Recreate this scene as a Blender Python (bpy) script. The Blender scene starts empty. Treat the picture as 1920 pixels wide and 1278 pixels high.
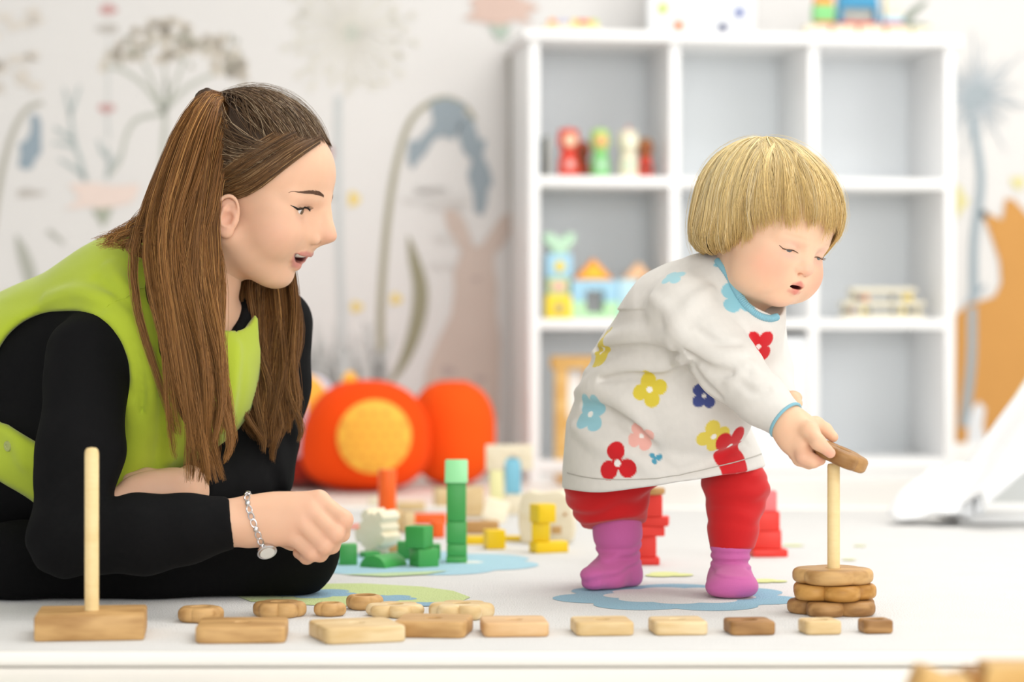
import bpy, bmesh, math, random
import numpy as np
from mathutils import Vector, Matrix, Euler

# ------------------------------------------------------------------ camera, world, lights, exposure
SC = bpy.context.scene
COL = SC.collection
F, HC, YH = 4533.0, 0.347, 620.0          # focal length in pixels, lens height, horizon row (1920x1278 frame)
cam_d = bpy.data.cameras.new('camera'); cam = bpy.data.objects.new('camera', cam_d); COL.objects.link(cam)
cam.location = (0, 0, HC); cam.rotation_euler = (math.pi/2, 0, 0)
cam_d.sensor_width = 36.0; cam_d.lens = F/1920*36.0; cam_d.shift_y = (YH-639.0)/1920.0
cam_d.clip_start = 0.05; cam_d.clip_end = 60
cam_d.dof.use_dof = True; cam_d.dof.focus_distance = 2.95; cam_d.dof.aperture_fstop = 2.7
SC.camera = cam
w = bpy.data.worlds.new('world'); SC.world = w; w.use_nodes = True
w.node_tree.nodes['Background'].inputs[0].default_value = (0.93, 0.965, 1.0, 1)
w.node_tree.nodes['Background'].inputs[1].default_value = 0.56
def area(name, loc, target, size, size_y, power, color=(1,1,1)):
    d = bpy.data.lights.new(name, 'AREA'); d.shape = 'RECTANGLE'; d.size = size; d.size_y = size_y
    d.energy = power; d.color = color
    o = bpy.data.objects.new(name, d); COL.objects.link(o); o.location = loc
    o.rotation_euler = (Vector(target)-Vector(loc)).to_track_quat('-Z', 'Y').to_euler()
    return o
area('ceiling_light', (1.4, 3.9, 2.75), (1.4, 3.9, 0), 2.6, 2.2, 58, (1, 0.985, 0.96))
area('window_light', (3.4, 1.6, 1.6), (0.1, 3.3, 0.3), 1.8, 1.6, 26, (1, 0.99, 0.97))
area('front_fill_light', (0.9, -2.8, 1.35), (0.5, 5.5, 0.5), 3.4, 1.9, 108, (1, 0.99, 0.97))  # fill lamp added behind the camera to brighten the shelf recesses, no known window
SC.view_settings.view_transform = 'Standard'; SC.view_settings.look = 'None'
SC.view_settings.gamma = 1.0; SC.view_settings.use_curve_mapping = False
SC.view_settings.exposure = 0.20

# ------------------------------------------------------------------ helpers
random.seed(7); RNG = np.random.default_rng(11)
def P(x, y, Y): return Vector(((x-960)/F*Y, Y, HC-(y-YH)*Y/F))      # a point seen at (x, y) standing Y metres away
def G(x, y, z=0.0):                                                   # a point on the ground
    Y = F*(HC-z)/(y-YH); return Vector(((x-960)/F*Y, Y, z))
def lin(h):
    h = h.lstrip('#'); c = [int(h[i:i+2], 16)/255 for i in (0, 2, 4)]
    return tuple(v/12.92 if v <= 0.04045 else ((v+0.055)/1.055)**2.4 for v in c)
def tag(o, label=None, cat=None, group=None, kind=None):
    if label: o['label'] = label
    if cat: o['category'] = cat
    if group: o['group'] = group
    if kind: o['kind'] = kind
    return o
def thing(name, label, cat, loc=(0,0,0), rotz=0.0, group=None):
    o = bpy.data.objects.new(name, None); COL.objects.link(o); o.empty_display_size = 0.02
    o.location = loc; o.rotation_euler = (0, 0, rotz); return tag(o, label, cat, group)
def link(name, me, mat, parent=None, loc=(0,0,0), rot=(0,0,0)):
    o = bpy.data.objects.new(name, me); COL.objects.link(o); o.location = loc; o.rotation_euler = rot
    if mat is not None:
        me.materials.clear(); me.materials.append(mat)
    if parent is not None: o.parent = parent
    return o
def mesh(name, v, f, smooth=False):
    me = bpy.data.meshes.new(name); me.from_pydata([tuple(p) for p in v], [], f); me.update()
    if smooth: me.polygons.foreach_set('use_smooth', [True]*len(me.polygons))
    return me
def sharp(me, ang=35):
    me.polygons.foreach_set('use_smooth', [True]*len(me.polygons))
    me.set_sharp_from_angle(angle=math.radians(ang)); return me
def bm_done(bm, name, ang=35):
    me = bpy.data.meshes.new(name); bmesh.ops.recalc_face_normals(bm, faces=bm.faces); bm.to_mesh(me); bm.free()
    return sharp(me, ang)
def box_me(sx, sy, sz, bev=0.002, z0=0.0, c=(0,0), seg=2):
    bm = bmesh.new(); bmesh.ops.create_cube(bm, size=1)
    bmesh.ops.scale(bm, vec=(sx, sy, sz), verts=bm.verts)
    bmesh.ops.translate(bm, vec=(c[0], c[1], z0+sz/2), verts=bm.verts)
    if bev > 0: bmesh.ops.bevel(bm, geom=list(bm.edges), offset=bev, segments=seg, profile=0.5, affect='EDGES')
    return bm_done(bm, 'box')
def cyl_me(r, h, bev=0.0015, n=32, r2=None, z0=0.0):
    bm = bmesh.new(); bmesh.ops.create_cone(bm, cap_ends=True, segments=n, radius1=r, radius2=r if r2 is None else r2, depth=h)
    bmesh.ops.translate(bm, vec=(0, 0, z0+h/2), verts=bm.verts)
    if bev > 0:
        es = [e for e in bm.edges if len(e.link_faces) == 2 and any(len(f.verts) > 4 for f in e.link_faces)]
        bmesh.ops.bevel(bm, geom=es, offset=bev, segments=2, profile=0.5, affect='EDGES')
    return bm_done(bm, 'cyl')
def prism_me(pts, h, bev=0.001, axis='y'):
    """outline pts (a,b) extruded by h; axis y: outline in xz and depth along y; axis z: outline in xy"""
    bm = bmesh.new()
    if axis == 'y': vs = [bm.verts.new((a, -h/2, b)) for a, b in pts]
    else: vs = [bm.verts.new((a, b, 0)) for a, b in pts]
    f = bm.faces.new(vs); r = bmesh.ops.extrude_face_region(bm, geom=[f])
    d = (0, h, 0) if axis == 'y' else (0, 0, h)
    bmesh.ops.translate(bm, vec=d, verts=[g for g in r['geom'] if isinstance(g, bmesh.types.BMVert)])
    bmesh.ops.recalc_face_normals(bm, faces=bm.faces)
    if bev > 0:
        es = [e for e in bm.edges if e.calc_face_angle(0) > 0.6]
        bmesh.ops.bevel(bm, geom=es, offset=bev, segments=2, profile=0.5, affect='EDGES')
    return bm_done(bm, 'prism')
def lathe_me(prof, n=36, smooth_ang=40):
    v, f = [], []
    for i in range(n):
        a = 2*math.pi*i/n
        for r, z in prof: v.append((r*math.cos(a), r*math.sin(a), z))
    m = len(prof)
    for i in range(n):
        for j in range(m-1):
            a, b = i*m+j, ((i+1) % n)*m+j
            f.append((a, b, b+1, a+1))
    me = mesh('lathe', v, f); bm = bmesh.new(); bm.from_mesh(me); bmesh.ops.remove_doubles(bm, verts=bm.verts, dist=1e-6)
    bmesh.ops.recalc_face_normals(bm, faces=bm.faces); bm.to_mesh(me); bm.free()
    return sharp(me, smooth_ang)
def ring_disc_me(rad, h, rh, bev=0.004, n=96):
    """a slab with outline rad(theta), rounded rim and a round hole of radius rh"""
    v, f = [], []
    prof = [(0, 0, 0), (1, -bev, 0)]
    for k in range(1, 6):
        a = math.pi/2*k/6; prof.append((1, -bev+bev*math.sin(a), bev-bev*math.cos(a)))
    prof.append((1, 0, bev)); prof.append((1, 0, h/2)); prof.append((1, 0, h-bev))
    for k in range(1, 6):
        a = math.pi/2*k/6; prof.append((1, -bev+bev*math.cos(a), h-bev+bev*math.sin(a)))
    prof += [(1, -bev, h), (0, 0.001, h), (0, 0, h-0.001)]
    m = len(prof)
    for i in range(n):
        t = 2*math.pi*i/n; R = rad(t)
        for s, d, z in prof:
            r = (R+d) if s else (rh+d)
            v.append((r*math.cos(t), r*math.sin(t), z))
    for i in range(n):
        for j in range(m):
            a, b = i*m+j, ((i+1) % n)*m+j; a2, b2 = i*m+(j+1) % m, ((i+1) % n)*m+(j+1) % m
            f.append((a, b, b2, a2))
    me = mesh('disc', v, f); bm = bmesh.new(); bm.from_mesh(me); bmesh.ops.recalc_face_normals(bm, faces=bm.faces); bm.to_mesh(me); bm.free()
    return sharp(me, 40)
def rsquare(a, r):
    """outline radius of a square of half side a with corner radius r"""
    def rad(t):
        c, s = abs(math.cos(t)), abs(math.sin(t))
        p = 2+6*(1-min(1, r/a*1.6))*1.6
        return a/((c**p+s**p)**(1/p))
    return rad
def flower(R, n=6, amp=0.13, ph=0.0):
    def rad(t):
        c = math.cos(n*(t+ph)); return R*(1-amp+amp*(abs(math.cos(n/2*(t+ph)))**0.75*2-1))
    return rad
def tube_me(pts, r, n=8, cap=True):
    """round tube along a polyline; r is one radius or one per point"""
    pts = [Vector(p) for p in pts]; m = len(pts); rs = [r]*m if not hasattr(r, '__len__') else list(r)
    v, f = [], []; up = None
    for i, p in enumerate(pts):
        t = (pts[min(i+1, m-1)]-pts[max(i-1, 0)]).normalized()
        if up is None: up = t.orthogonal().normalized()
        up = (up-t*up.dot(t)).normalized(); bi = t.cross(up)
        for k in range(n):
            a = 2*math.pi*k/n; v.append(p+(up*math.cos(a)+bi*math.sin(a))*rs[i])
    for i in range(m-1):
        for k in range(n): f.append((i*n+k, i*n+(k+1) % n, (i+1)*n+(k+1) % n, (i+1)*n+k))
    if cap: f += [tuple(range(n))[::-1], tuple((m-1)*n+k for k in range(n))]
    me = mesh('tube', v, f); return sharp(me, 50)
def catmull(pts, n):
    pts = np.asarray([tuple(p) for p in pts], float); m = len(pts)
    q = np.vstack([2*pts[0]-pts[1], pts, 2*pts[-1]-pts[-2]])
    t = np.linspace(0, m-1-1e-9, n); i = t.astype(int); u = (t-i)[:, None]
    a, b, c, d = q[i], q[i+1], q[i+2], q[i+3]
    return 0.5*(2*b+(c-a)*u+(2*a-5*b+4*c-d)*u**2+(3*b-a-3*c+d)*u**3)

# ------------------------------------------------------------------ materials
MATS = {}
def nodes(name):
    m = bpy.data.materials.new(name); m.use_nodes = True; nt = m.node_tree
    return m, nt, nt.nodes['Principled BSDF']
def mat(name, col, rough=0.6, bump=0.0, bscale=200, var=0.06, sheen=0.0, sss=0.0, spec=0.4, vscale=6.0):
    if name in MATS: return MATS[name]
    col = lin(col) if isinstance(col, str) else col
    m, nt, b = nodes(name); N, L = nt.nodes, nt.links
    tc = N.new('ShaderNodeTexCoord'); no = N.new('ShaderNodeTexNoise'); no.inputs['Scale'].default_value = vscale; no.inputs['Detail'].default_value = 4
    L.new(tc.outputs['Object'], no.inputs['Vector'])
    mr = N.new('ShaderNodeMapRange'); mr.inputs[3].default_value = 1-var; mr.inputs[4].default_value = 1+var
    L.new(no.outputs['Fac'], mr.inputs[0])
    mx = N.new('ShaderNodeVectorMath'); mx.operation = 'SCALE'; mx.inputs[0].default_value = col; L.new(mr.outputs[0], mx.inputs['Scale'])
    L.new(mx.outputs[0], b.inputs['Base Color'])
    b.inputs['Roughness'].default_value = rough; b.inputs['Specular IOR Level'].default_value = spec
    if sheen: b.inputs['Sheen Weight'].default_value = sheen; b.inputs['Sheen Roughness'].default_value = 0.5
    if sss: b.inputs['Subsurface Weight'].default_value = sss; b.inputs['Subsurface Radius'].default_value = (0.02, 0.01, 0.006)
    if bump:
        n2 = N.new('ShaderNodeTexNoise'); n2.inputs['Scale'].default_value = bscale; n2.inputs['Detail'].default_value = 3
        L.new(tc.outputs['Object'], n2.inputs['Vector'])
        bp = N.new('ShaderNodeBump'); bp.inputs['Strength'].default_value = bump; bp.inputs['Distance'].default_value = 0.002
        L.new(n2.outputs['Fac'], bp.inputs['Height']); L.new(bp.outputs[0], b.inputs['Normal'])
    MATS[name] = m; return m
def wood(name, c1, c2, rough=0.5, scale=1.0, rings=30.0):
    if name in MATS: return MATS[name]
    m, nt, b = nodes(name); N, L = nt.nodes, nt.links
    tc = N.new('ShaderNodeTexCoord'); oi = N.new('ShaderNodeObjectInfo')
    off = N.new('ShaderNodeVectorMath'); off.operation = 'SCALE'; off.inputs[0].default_value = (3.1, 1.7, 2.3); L.new(oi.outputs['Random'], off.inputs['Scale'])
    ad = N.new('ShaderNodeVectorMath'); ad.operation = 'ADD'; L.new(tc.outputs['Object'], ad.inputs[0]); L.new(off.outputs[0], ad.inputs[1])
    mp = N.new('ShaderNodeMapping'); mp.inputs['Scale'].default_value = (6*scale, 26*scale, 26*scale); mp.inputs['Rotation'].default_value = (0.2, 0.15, 0.35)
    L.new(ad.outputs[0], mp.inputs['Vector'])
    n1 = N.new('ShaderNodeTexNoise'); n1.inputs['Scale'].default_value = 1.0; n1.inputs['Detail'].default_value = 3; L.new(mp.outputs[0], n1.inputs['Vector'])
    wv = N.new('ShaderNodeMath'); wv.operation = 'MULTIPLY'; wv.inputs[1].default_value = rings; L.new(n1.outputs['Fac'], wv.inputs[0])
    sn = N.new('ShaderNodeMath'); sn.operation = 'SINE'; L.new(wv.outputs[0], sn.inputs[0])
    n2 = N.new('ShaderNodeTexNoise'); n2.inputs['Scale'].default_value = 9.0; n2.inputs['Detail'].default_value = 5; L.new(mp.outputs[0], n2.inputs['Vector'])
    s2 = N.new('ShaderNodeMath'); s2.operation = 'MULTIPLY_ADD'; s2.inputs[1].default_value = 0.34; s2.inputs[2].default_value = 0.20; L.new(sn.outputs[0], s2.inputs[0])
    s3 = N.new('ShaderNodeMath'); s3.operation = 'MULTIPLY_ADD'; s3.inputs[1].default_value = 0.6; L.new(n2.outputs['Fac'], s3.inputs[0]); L.new(s2.outputs[0], s3.inputs[2])
    mx = N.new('ShaderNodeMix'); mx.data_type = 'RGBA'; mx.inputs[6].default_value = (*lin(c1), 1); mx.inputs[7].default_value = (*lin(c2), 1)
    L.new(s3.outputs[0], mx.inputs[0]); L.new(mx.outputs[2], b.inputs['Base Color'])
    b.inputs['Roughness'].default_value = rough; b.inputs['Specular IOR Level'].default_value = 0.35
    bp = N.new('ShaderNodeBump'); bp.inputs['Strength'].default_value = 0.12; bp.inputs['Distance'].default_value = 0.0006
    L.new(n2.outputs['Fac'], bp.inputs['Height']); L.new(bp.outputs[0], b.inputs['Normal'])
    MATS[name] = m; return m
def vcol(name, rough=0.6, sheen=0.0, sss=0.0, bump=0.0, bscale=900, spec=0.4, radius=(0.012, 0.005, 0.003), fine=0.0):
    """base colour from the mesh's own colour attribute 'col'"""
    if name in MATS: return MATS[name]
    m, nt, b = nodes(name); N, L = nt.nodes, nt.links
    a = N.new('ShaderNodeAttribute'); a.attribute_name = 'col'; L.new(a.outputs['Color'], b.inputs['Base Color'])
    b.inputs['Roughness'].default_value = rough; b.inputs['Specular IOR Level'].default_value = spec
    if sheen: b.inputs['Sheen Weight'].default_value = sheen
    if sss: b.inputs['Subsurface Weight'].default_value = sss; b.inputs['Subsurface Radius'].default_value = radius; b.inputs['Subsurface Scale'].default_value = 1.0
    if bump:
        tc = N.new('ShaderNodeTexCoord'); n2 = N.new('ShaderNodeTexNoise'); n2.inputs['Scale'].default_value = bscale; n2.inputs['Detail'].default_value = 3
        L.new(tc.outputs['Object'], n2.inputs['Vector']); bp = N.new('ShaderNodeBump'); bp.inputs['Strength'].default_value = bump; bp.inputs['Distance'].default_value = 0.001
        L.new(n2.outputs['Fac'], bp.inputs['Height']); L.new(bp.outputs[0], b.inputs['Normal'])
    MATS[name] = m; return m
# ------------------------------------------------------------------ sculpting with distance fields (bodies and clothes)

def A3(p): return np.asarray([p[0], p[1], p[2]], float)
class Field:
    """smoothly blended solids, meshed as one continuous surface"""
    def __init__(s): s.ops = []; s.warp = None; s.M = None
    def add(s, fn, k=0.01, mode='u'): s.ops.append((fn, k, mode)); return s
    def cap(s, a, b, ra, rb=None, k=0.01, mode='u', flat=None):
        a, b = A3(a), A3(b); rb = ra if rb is None else rb; ba = b-a; L2_ = max(1e-12, ba@ba)
        if flat is not None: nrm, sq = A3(flat[0]), flat[1]; nrm = nrm/np.linalg.norm(nrm)
        def fn(p):
            pa = p-a; t = np.clip(pa@ba/L2_, 0, 1); q = pa-t[:, None]*ba
            if flat is not None: q = q+np.outer(q@nrm, nrm)*(sq-1)
            return np.sqrt((q*q).sum(1))-(ra+(rb-ra)*t)
        return s.add(fn, k, mode)
    def chain(s, pts, rs, k=0.01, mode='u', flat=None):
        for i in range(len(pts)-1): s.cap(pts[i], pts[i+1], rs[i], rs[i+1], k if i == 0 or mode != 'u' else min(k, max(0.002, rs[i]*0.5)), mode, flat)
        return s
    def ell(s, c, r, R=None, k=0.01, mode='u'):
        c = A3(c); r = np.asarray(r, float); Rm = None if R is None else np.array(R.to_3x3() if hasattr(R, 'to_3x3') else R)
        def fn(p):
            q = p-c
            if Rm is not None: q = q@Rm
            k0 = np.sqrt(((q/r)**2).sum(1)); k1 = np.sqrt(((q/(r*r))**2).sum(1))+1e-9
            return np.where(k0 < 1e-3, -r.min(), k0*(k0-1)/k1)
        return s.add(fn, k, mode)
    def loft(s, pts, ru, rv, k=0.01, mode='u', u=(1, 0, 0), v=(0, 1, 0)):
        """stack of ellipses along a polyline; flat ends"""
        pts = np.array([A3(p) for p in pts]); ru, rv = np.asarray(ru, float), np.asarray(rv, float); u, v = A3(u), A3(v); w = np.cross(u, v)
        h = pts@w; o = np.argsort(h); h, P0, ru, rv = h[o], pts[o], ru[o], rv[o]; pu, pv = P0@u, P0@v
        def fn(p):
            z = p@w; a, b = np.interp(z, h, ru), np.interp(z, h, rv); x, y = p@u-np.interp(z, h, pu), p@v-np.interp(z, h, pv)
            k0 = np.sqrt((x/a)**2+(y/b)**2); k1 = np.sqrt((x/a**2)**2+(y/b**2)**2)+1e-9
            d = np.where(k0 < 1e-3, -np.minimum(a, b), k0*(k0-1)/k1)*0.95; e = np.maximum(h[0]-z, z-h[-1])
            return np.where((d > 0) & (e > 0), np.sqrt(np.maximum(d, 0)**2+np.maximum(e, 0)**2), np.maximum(d, e))
        return s.add(fn, k, mode)
    def plane(s, c, n, k=0.004, mode='i'):
        c, n = A3(c), A3(n); n = n/np.linalg.norm(n); return s.add(lambda p: (p-c)@n, k, mode)
    def eval(s, p, ops=None):
        d = None
        for fn, k, mode in (s.ops if ops is None else ops):
            e = fn(p)
            if d is None: d = e if mode in ('u', 'x') else np.full(len(p), 1.0); 
            if mode == 'u':
                h = np.clip(0.5+0.5*(d-e)/k, 0, 1); d = d*(1-h)+e*h-k*h*(1-h)
            elif mode == 's':
                h = np.clip(0.5-0.5*(d+e)/k, 0, 1); d = d*(1-h)+(-e)*h+k*h*(1-h)
            elif mode == 'i':
                h = np.clip(0.5-0.5*(d-e)/k, 0, 1); d = d*(1-h)+e*h+k*h*(1-h)
            elif mode == 'x': d = d+e           # displacement
        return np.full(len(p), 1.0) if d is None else d
    def mesh(s, lo, hi, h, B=8):
        lo, hi = A3(lo), A3(hi); n = np.maximum(1, np.ceil((hi-lo)/h/B).astype(int)); N = n*B
        bi = np.stack(np.meshgrid(*[np.arange(q) for q in n], indexing='ij'), -1).reshape(-1, 3)
        ctr = lo+(bi+0.5)*B*h; rad = B*h*0.87
        dc = np.concatenate([s.eval(ctr[i:i+200000]) for i in range(0, len(ctr), 200000)])
        act = np.abs(dc) < rad*1.35+0.004
        D = np.repeat(np.repeat(np.repeat(dc.reshape(n).astype(np.float32), B, 0), B, 1), B, 2)
        loc = np.stack(np.meshgrid(*[np.arange(B)]*3, indexing='ij'), -1).reshape(-1, 3)
        # group active blocks into 3x3x3 neighbourhoods so far solids can be skipped
        key = (bi//3); kk = (key[:, 0]*4096+key[:, 1])*4096+key[:, 2]; idx = np.nonzero(act)[0]; order = idx[np.argsort(kk[idx])]
        if len(order) == 0: return np.zeros((0, 3)), np.zeros((0, 4), int)
        cuts = np.nonzero(np.diff(kk[order]))[0]+1
        for grp in np.split(order, cuts):
            cen = ctr[grp].mean(0)[None]; R = np.linalg.norm(ctr[grp]-cen, axis=1).max()+rad
            ops = [o for o in s.ops if o[2] in ('i', 'x') or o[0](cen)[0]*0.72-R < o[1]*1.7+0.008]
            if not any(o[2] == 'u' for o in ops): continue
            g = (bi[grp][:, None, :]*B+loc[None]).reshape(-1, 3); d = s.eval(lo+(g+0.5)*h, ops)
            D[g[:, 0], g[:, 1], g[:, 2]] = d
        S = D < 0
        q = np.zeros(tuple(N-1), np.uint8)
        for a in (0, 1):
            for b in (0, 1):
                for c in (0, 1): q += S[a:N[0]-1+a, b:N[1]-1+b, c:N[2]-1+c]
        cells = np.argwhere((q > 0) & (q < 8)); vid = np.full(tuple(N-1), -1, np.int32); vid[cells[:, 0], cells[:, 1], cells[:, 2]] = np.arange(len(cells))
        acc = np.zeros((len(cells), 3)); cnt = np.zeros(len(cells)); cor = [(a, b, c) for a in (0, 1) for b in (0, 1) for c in (0, 1)]
        val = {c: D[cells[:, 0]+c[0], cells[:, 1]+c[1], cells[:, 2]+c[2]].astype(float) for c in cor}
        for c0 in cor:
            for ax in range(3):
                if c0[ax]: continue
                c1 = list(c0); c1[ax] = 1; c1 = tuple(c1); a, b = val[c0], val[c1]; m = (a < 0) != (b < 0)
                t = np.where(m, a/np.where(m, a-b, 1), 0); pt = np.repeat(np.array(c0, float)[None], len(cells), 0); pt[:, ax] += t
                acc[m] += pt[m]; cnt[m] += 1
        v = lo+(cells+acc/np.maximum(cnt, 1)[:, None]+0.5)*h
        F_ = []
        for ax in range(3):
            o1, o2 = [(1, 2), (2, 0), (0, 1)][ax]
            sl0 = [slice(None)]*3; sl1 = [slice(None)]*3; sl0[ax] = slice(0, -1); sl1[ax] = slice(1, None)
            a, b = S[tuple(sl0)], S[tuple(sl1)]; e = np.argwhere(a != b); e = e[(e[:, o1] > 0) & (e[:, o2] > 0) & (e[:, o1] < N[o1]-1) & (e[:, o2] < N[o2]-1)]
            if not len(e): continue
            def V_(d1, d2): w_ = e.copy(); w_[:, o1] -= d1; w_[:, o2] -= d2; return vid[w_[:, 0], w_[:, 1], w_[:, 2]]
            quad = np.stack([V_(1, 1), V_(0, 1), V_(0, 0), V_(1, 0)], 1); fl_ = ~a[e[:, 0], e[:, 1], e[:, 2]]; quad[fl_] = quad[fl_][:, ::-1]
            F_.append(quad[(quad >= 0).all(1)])
        return v, np.concatenate(F_) if F_ else np.zeros((0, 4), int)
def largest(v, f):
    """keep the biggest connected piece"""
    n = len(v); lab = np.arange(n)
    e = np.concatenate([f[:, [0, 1]], f[:, [1, 2]], f[:, [2, 3]]])
    while True:
        old = lab.copy(); m = np.minimum(lab[e[:, 0]], lab[e[:, 1]]); np.minimum.at(lab, e[:, 0], m); np.minimum.at(lab, e[:, 1], m); lab = lab[lab]; lab = lab[lab]
        if (old == lab).all(): break
    u, c = np.unique(lab, return_counts=True)
    if len(u) == 1: return v, f
    keep = lab == u[np.argmax(c)]; idx = np.cumsum(keep)-1; return v[keep], idx[f[keep[f[:, 0]]]]
def np_mesh(name, v, f, col=None, smooth=True):
    me = bpy.data.meshes.new(name); n, m = len(v), len(f); s = f.shape[1]
    me.vertices.add(n); me.vertices.foreach_set('co', np.ascontiguousarray(v, np.float32).ravel())
    me.loops.add(m*s); me.loops.foreach_set('vertex_index', np.ascontiguousarray(f, np.int32).ravel())
    me.polygons.add(m); me.polygons.foreach_set('loop_start', np.arange(0, m*s, s, dtype=np.int32)); me.polygons.foreach_set('loop_total', np.full(m, s, np.int32))
    me.update(calc_edges=True)
    if smooth: me.polygons.foreach_set('use_smooth', np.ones(m, bool))
    if col is not None: setcol(me, col)
    return me
def setcol(me, col):
    n = len(me.vertices); a = me.color_attributes.new('col', 'FLOAT_COLOR', 'POINT'); arr = np.ones((n, 4), np.float32)
    arr[:, :3] = col; a.data.foreach_set('color', arr.ravel()); return me
def relax(v, f, it=2, lam=0.5):
    """even out the grid steps of a meshed field"""
    for _ in range(it):
        acc = np.zeros_like(v); cnt = np.zeros(len(v))
        for i in range(4):
            a, b = f[:, i], f[:, (i+1) % 4]
            for k in range(3): acc[:, k] += np.bincount(a, v[b, k], len(v))+np.bincount(b, v[a, k], len(v))
            cnt += np.bincount(a, minlength=len(v))+np.bincount(b, minlength=len(v))
        v = v+lam*(acc/np.maximum(cnt, 1)[:, None]-v)
    return v
def sstep(a, b, x): t = np.clip((x-a)/(b-a), 0, 1); return t*t*(3-2*t)
def mixc(c, d, w): return c*(1-w[:, None])+np.asarray(d)*w[:, None]
def wnoise(p, f, seed=0):
    """cheap smooth noise: a few rotated sine products"""
    r = np.random.default_rng(seed); o = np.zeros(len(p))
    for i in range(4):
        k1, k2 = r.normal(size=3), r.normal(size=3); k1 *= f/np.linalg.norm(k1); k2 *= f*1.3/np.linalg.norm(k2)
        o += np.sin(p@k1+r.random()*6+1.3*np.sin(p@k2+r.random()*6))
    return o/4
def strands_me(paths, r0, r1, cols, seed=0, tips=None):
    """paths (n, m, 3): each a thin three-sided tapering strand; cols (n, 3)"""
    n, m, _ = paths.shape; t = np.gradient(paths, axis=1); t /= np.linalg.norm(t, axis=2, keepdims=True)+1e-9
    rg = np.random.default_rng(seed); up = rg.normal(size=(n, 1, 3)); s1 = np.cross(t, up); s1 /= np.linalg.norm(s1, axis=2, keepdims=True)+1e-9; s2 = np.cross(t, s1)
    u = np.linspace(0, 1, m)[None, :, None]; rad = r0*(1-u**3)+r1*u**3; rad = rad*rg.uniform(0.7, 1.3, (n, 1, 1))*np.minimum(1, .3+u*5)
    vs = np.stack([paths+rad*(s1*math.cos(a)+s2*math.sin(a)) for a in (0, 2.094, 4.189)], 2)       # n, m, 3, 3
    idx = np.arange(n*m*3).reshape(n, m, 3); f = []
    for k in range(3):
        k2 = (k+1) % 3; f.append(np.stack([idx[:, :-1, k], idx[:, :-1, k2], idx[:, 1:, k2], idx[:, 1:, k]], -1).reshape(-1, 4))
    c = np.repeat(cols, m*3, 0)
    if tips is not None:
        tt = np.tile(np.repeat(np.linspace(0, 1, m)**1.3, 3), n)[:, None]; c = c*(1-tt)+np.repeat(tips, m*3, 0)*tt
    return np_mesh('strands', vs.reshape(-1, 3), np.concatenate(f), c)
# ------------------------------------------------------------------ the setting: floor, back wall with its printed mural
ANG = math.radians(8.0)
U = Vector((math.cos(ANG), math.sin(ANG), 0)); V = Vector((-math.sin(ANG), math.cos(ANG), 0))
SHO = Vector((33/F*5.5, 5.5, 0))                       # front left foot of the shelf unit
SHW, SHD = 1.0026, 0.30
WALLO = SHO + V*(SHD+0.025)
def on_plane(x, y, O):
    d = Vector(((x-960)/F, 1.0, -(y-YH)/F)); t = (O-Vector((0, 0, HC))).dot(V)/d.dot(V)
    return Vector((0, 0, HC))+d*t
def wall_uv(x, y): p = on_plane(x, y, WALLO)-WALLO; return p.dot(U), p.z
fl = link('floor', box_me(14, 12, 0.1, 0, -0.1), mat('floor_vinyl', '#efebe4', 0.42, 0.05, 60, 0.02, vscale=1.2), loc=(0, 3.0, 0)); tag(fl, kind='structure')
wl = link('wall_back', box_me(9, 0.1, 2.9, 0, 0.0, (0, 0.05)), mat('wallpaper', '#dddbd9', 0.85, 0.05, 90, 0.02, vscale=2.0), loc=WALLO, rot=(0, 0, ANG))
tag(wl, kind='structure')
bb = link('baseboard_back', box_me(9, 0.015, 0.07, 0.003, 0, (0, -0.0075)), mat('white_gloss', '#f2f2f0', 0.4, 0, var=0.01), loc=WALLO, rot=(0, 0, ANG)); tag(bb, kind='structure')
cl = link('ceiling', box_me(14, 12, 0.1, 0, 2.9), mat('ceiling_paint', '#f4f3f0', 0.9, 0, var=0.01), loc=(0, 3.0, 0)); tag(cl, kind='structure')
DEC = [0]
def print_me(polys):
    """flat printed motif on the wall: list of outlines in pixels -> thin faces just proud of the paper"""
    DEC[0] += 1; off = -0.0008-0.00012*DEC[0]; v, f = [], []
    for poly in polys:
        i0 = len(v)
        for x, y in poly:
            a, z = wall_uv(x, y); v.append((a, off, z))
        f.append(tuple(range(i0, len(v))))
    me = mesh('motif', v, f); bm = bmesh.new(); bm.from_mesh(me)
    bmesh.ops.triangulate(bm, faces=[q for q in bm.faces if len(q.verts) > 4])
    for q in bm.faces:
        if q.normal.y > 0: q.normal_flip()
    bm.to_mesh(me); bm.free(); return me
def motif(name, polys, col): return link(name, print_me(polys), mat('print_'+col.strip('#'), col, 0.85, 0, var=0.05, vscale=9), wl)
def stroke(pts, w0, w1=None, n=24):
    c = catmull([(x, y, 0) for x, y in pts], n)[:, :2]; t = np.gradient(c, axis=0); t /= np.linalg.norm(t, axis=1)[:, None]+1e-9
    nr = np.stack([-t[:, 1], t[:, 0]], 1); w1 = w0 if w1 is None else w1
    if callable(w0): ww = np.array([w0(k/(n-1)) for k in range(n)])/2
    else: ww = np.linspace(w0, w1, n)/2
    a, b = c+nr*ww[:, None], c-nr*ww[:, None]
    return [[tuple(a[i]), tuple(a[i+1]), tuple(b[i+1]), tuple(b[i])] for i in range(n-1)]
def blob(cx, cy, rx, ry, n=18, rough=0.0, rot=0.0):
    out = []; ph = random.random()*6
    for i in range(n):
        a = 2*math.pi*i/n; k = 1+rough*math.sin(3*a+ph)+rough*0.6*math.sin(5*a+2*ph)
        x, y = rx*k*math.cos(a), ry*k*math.sin(a)
        out.append((cx+x*math.cos(rot)-y*math.sin(rot), cy+x*math.sin(rot)+y*math.cos(rot)))
    return out
def lens(w): return lambda t: w*math.sin(math.pi*min(1, max(0, t)))**0.8+1.0
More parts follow.
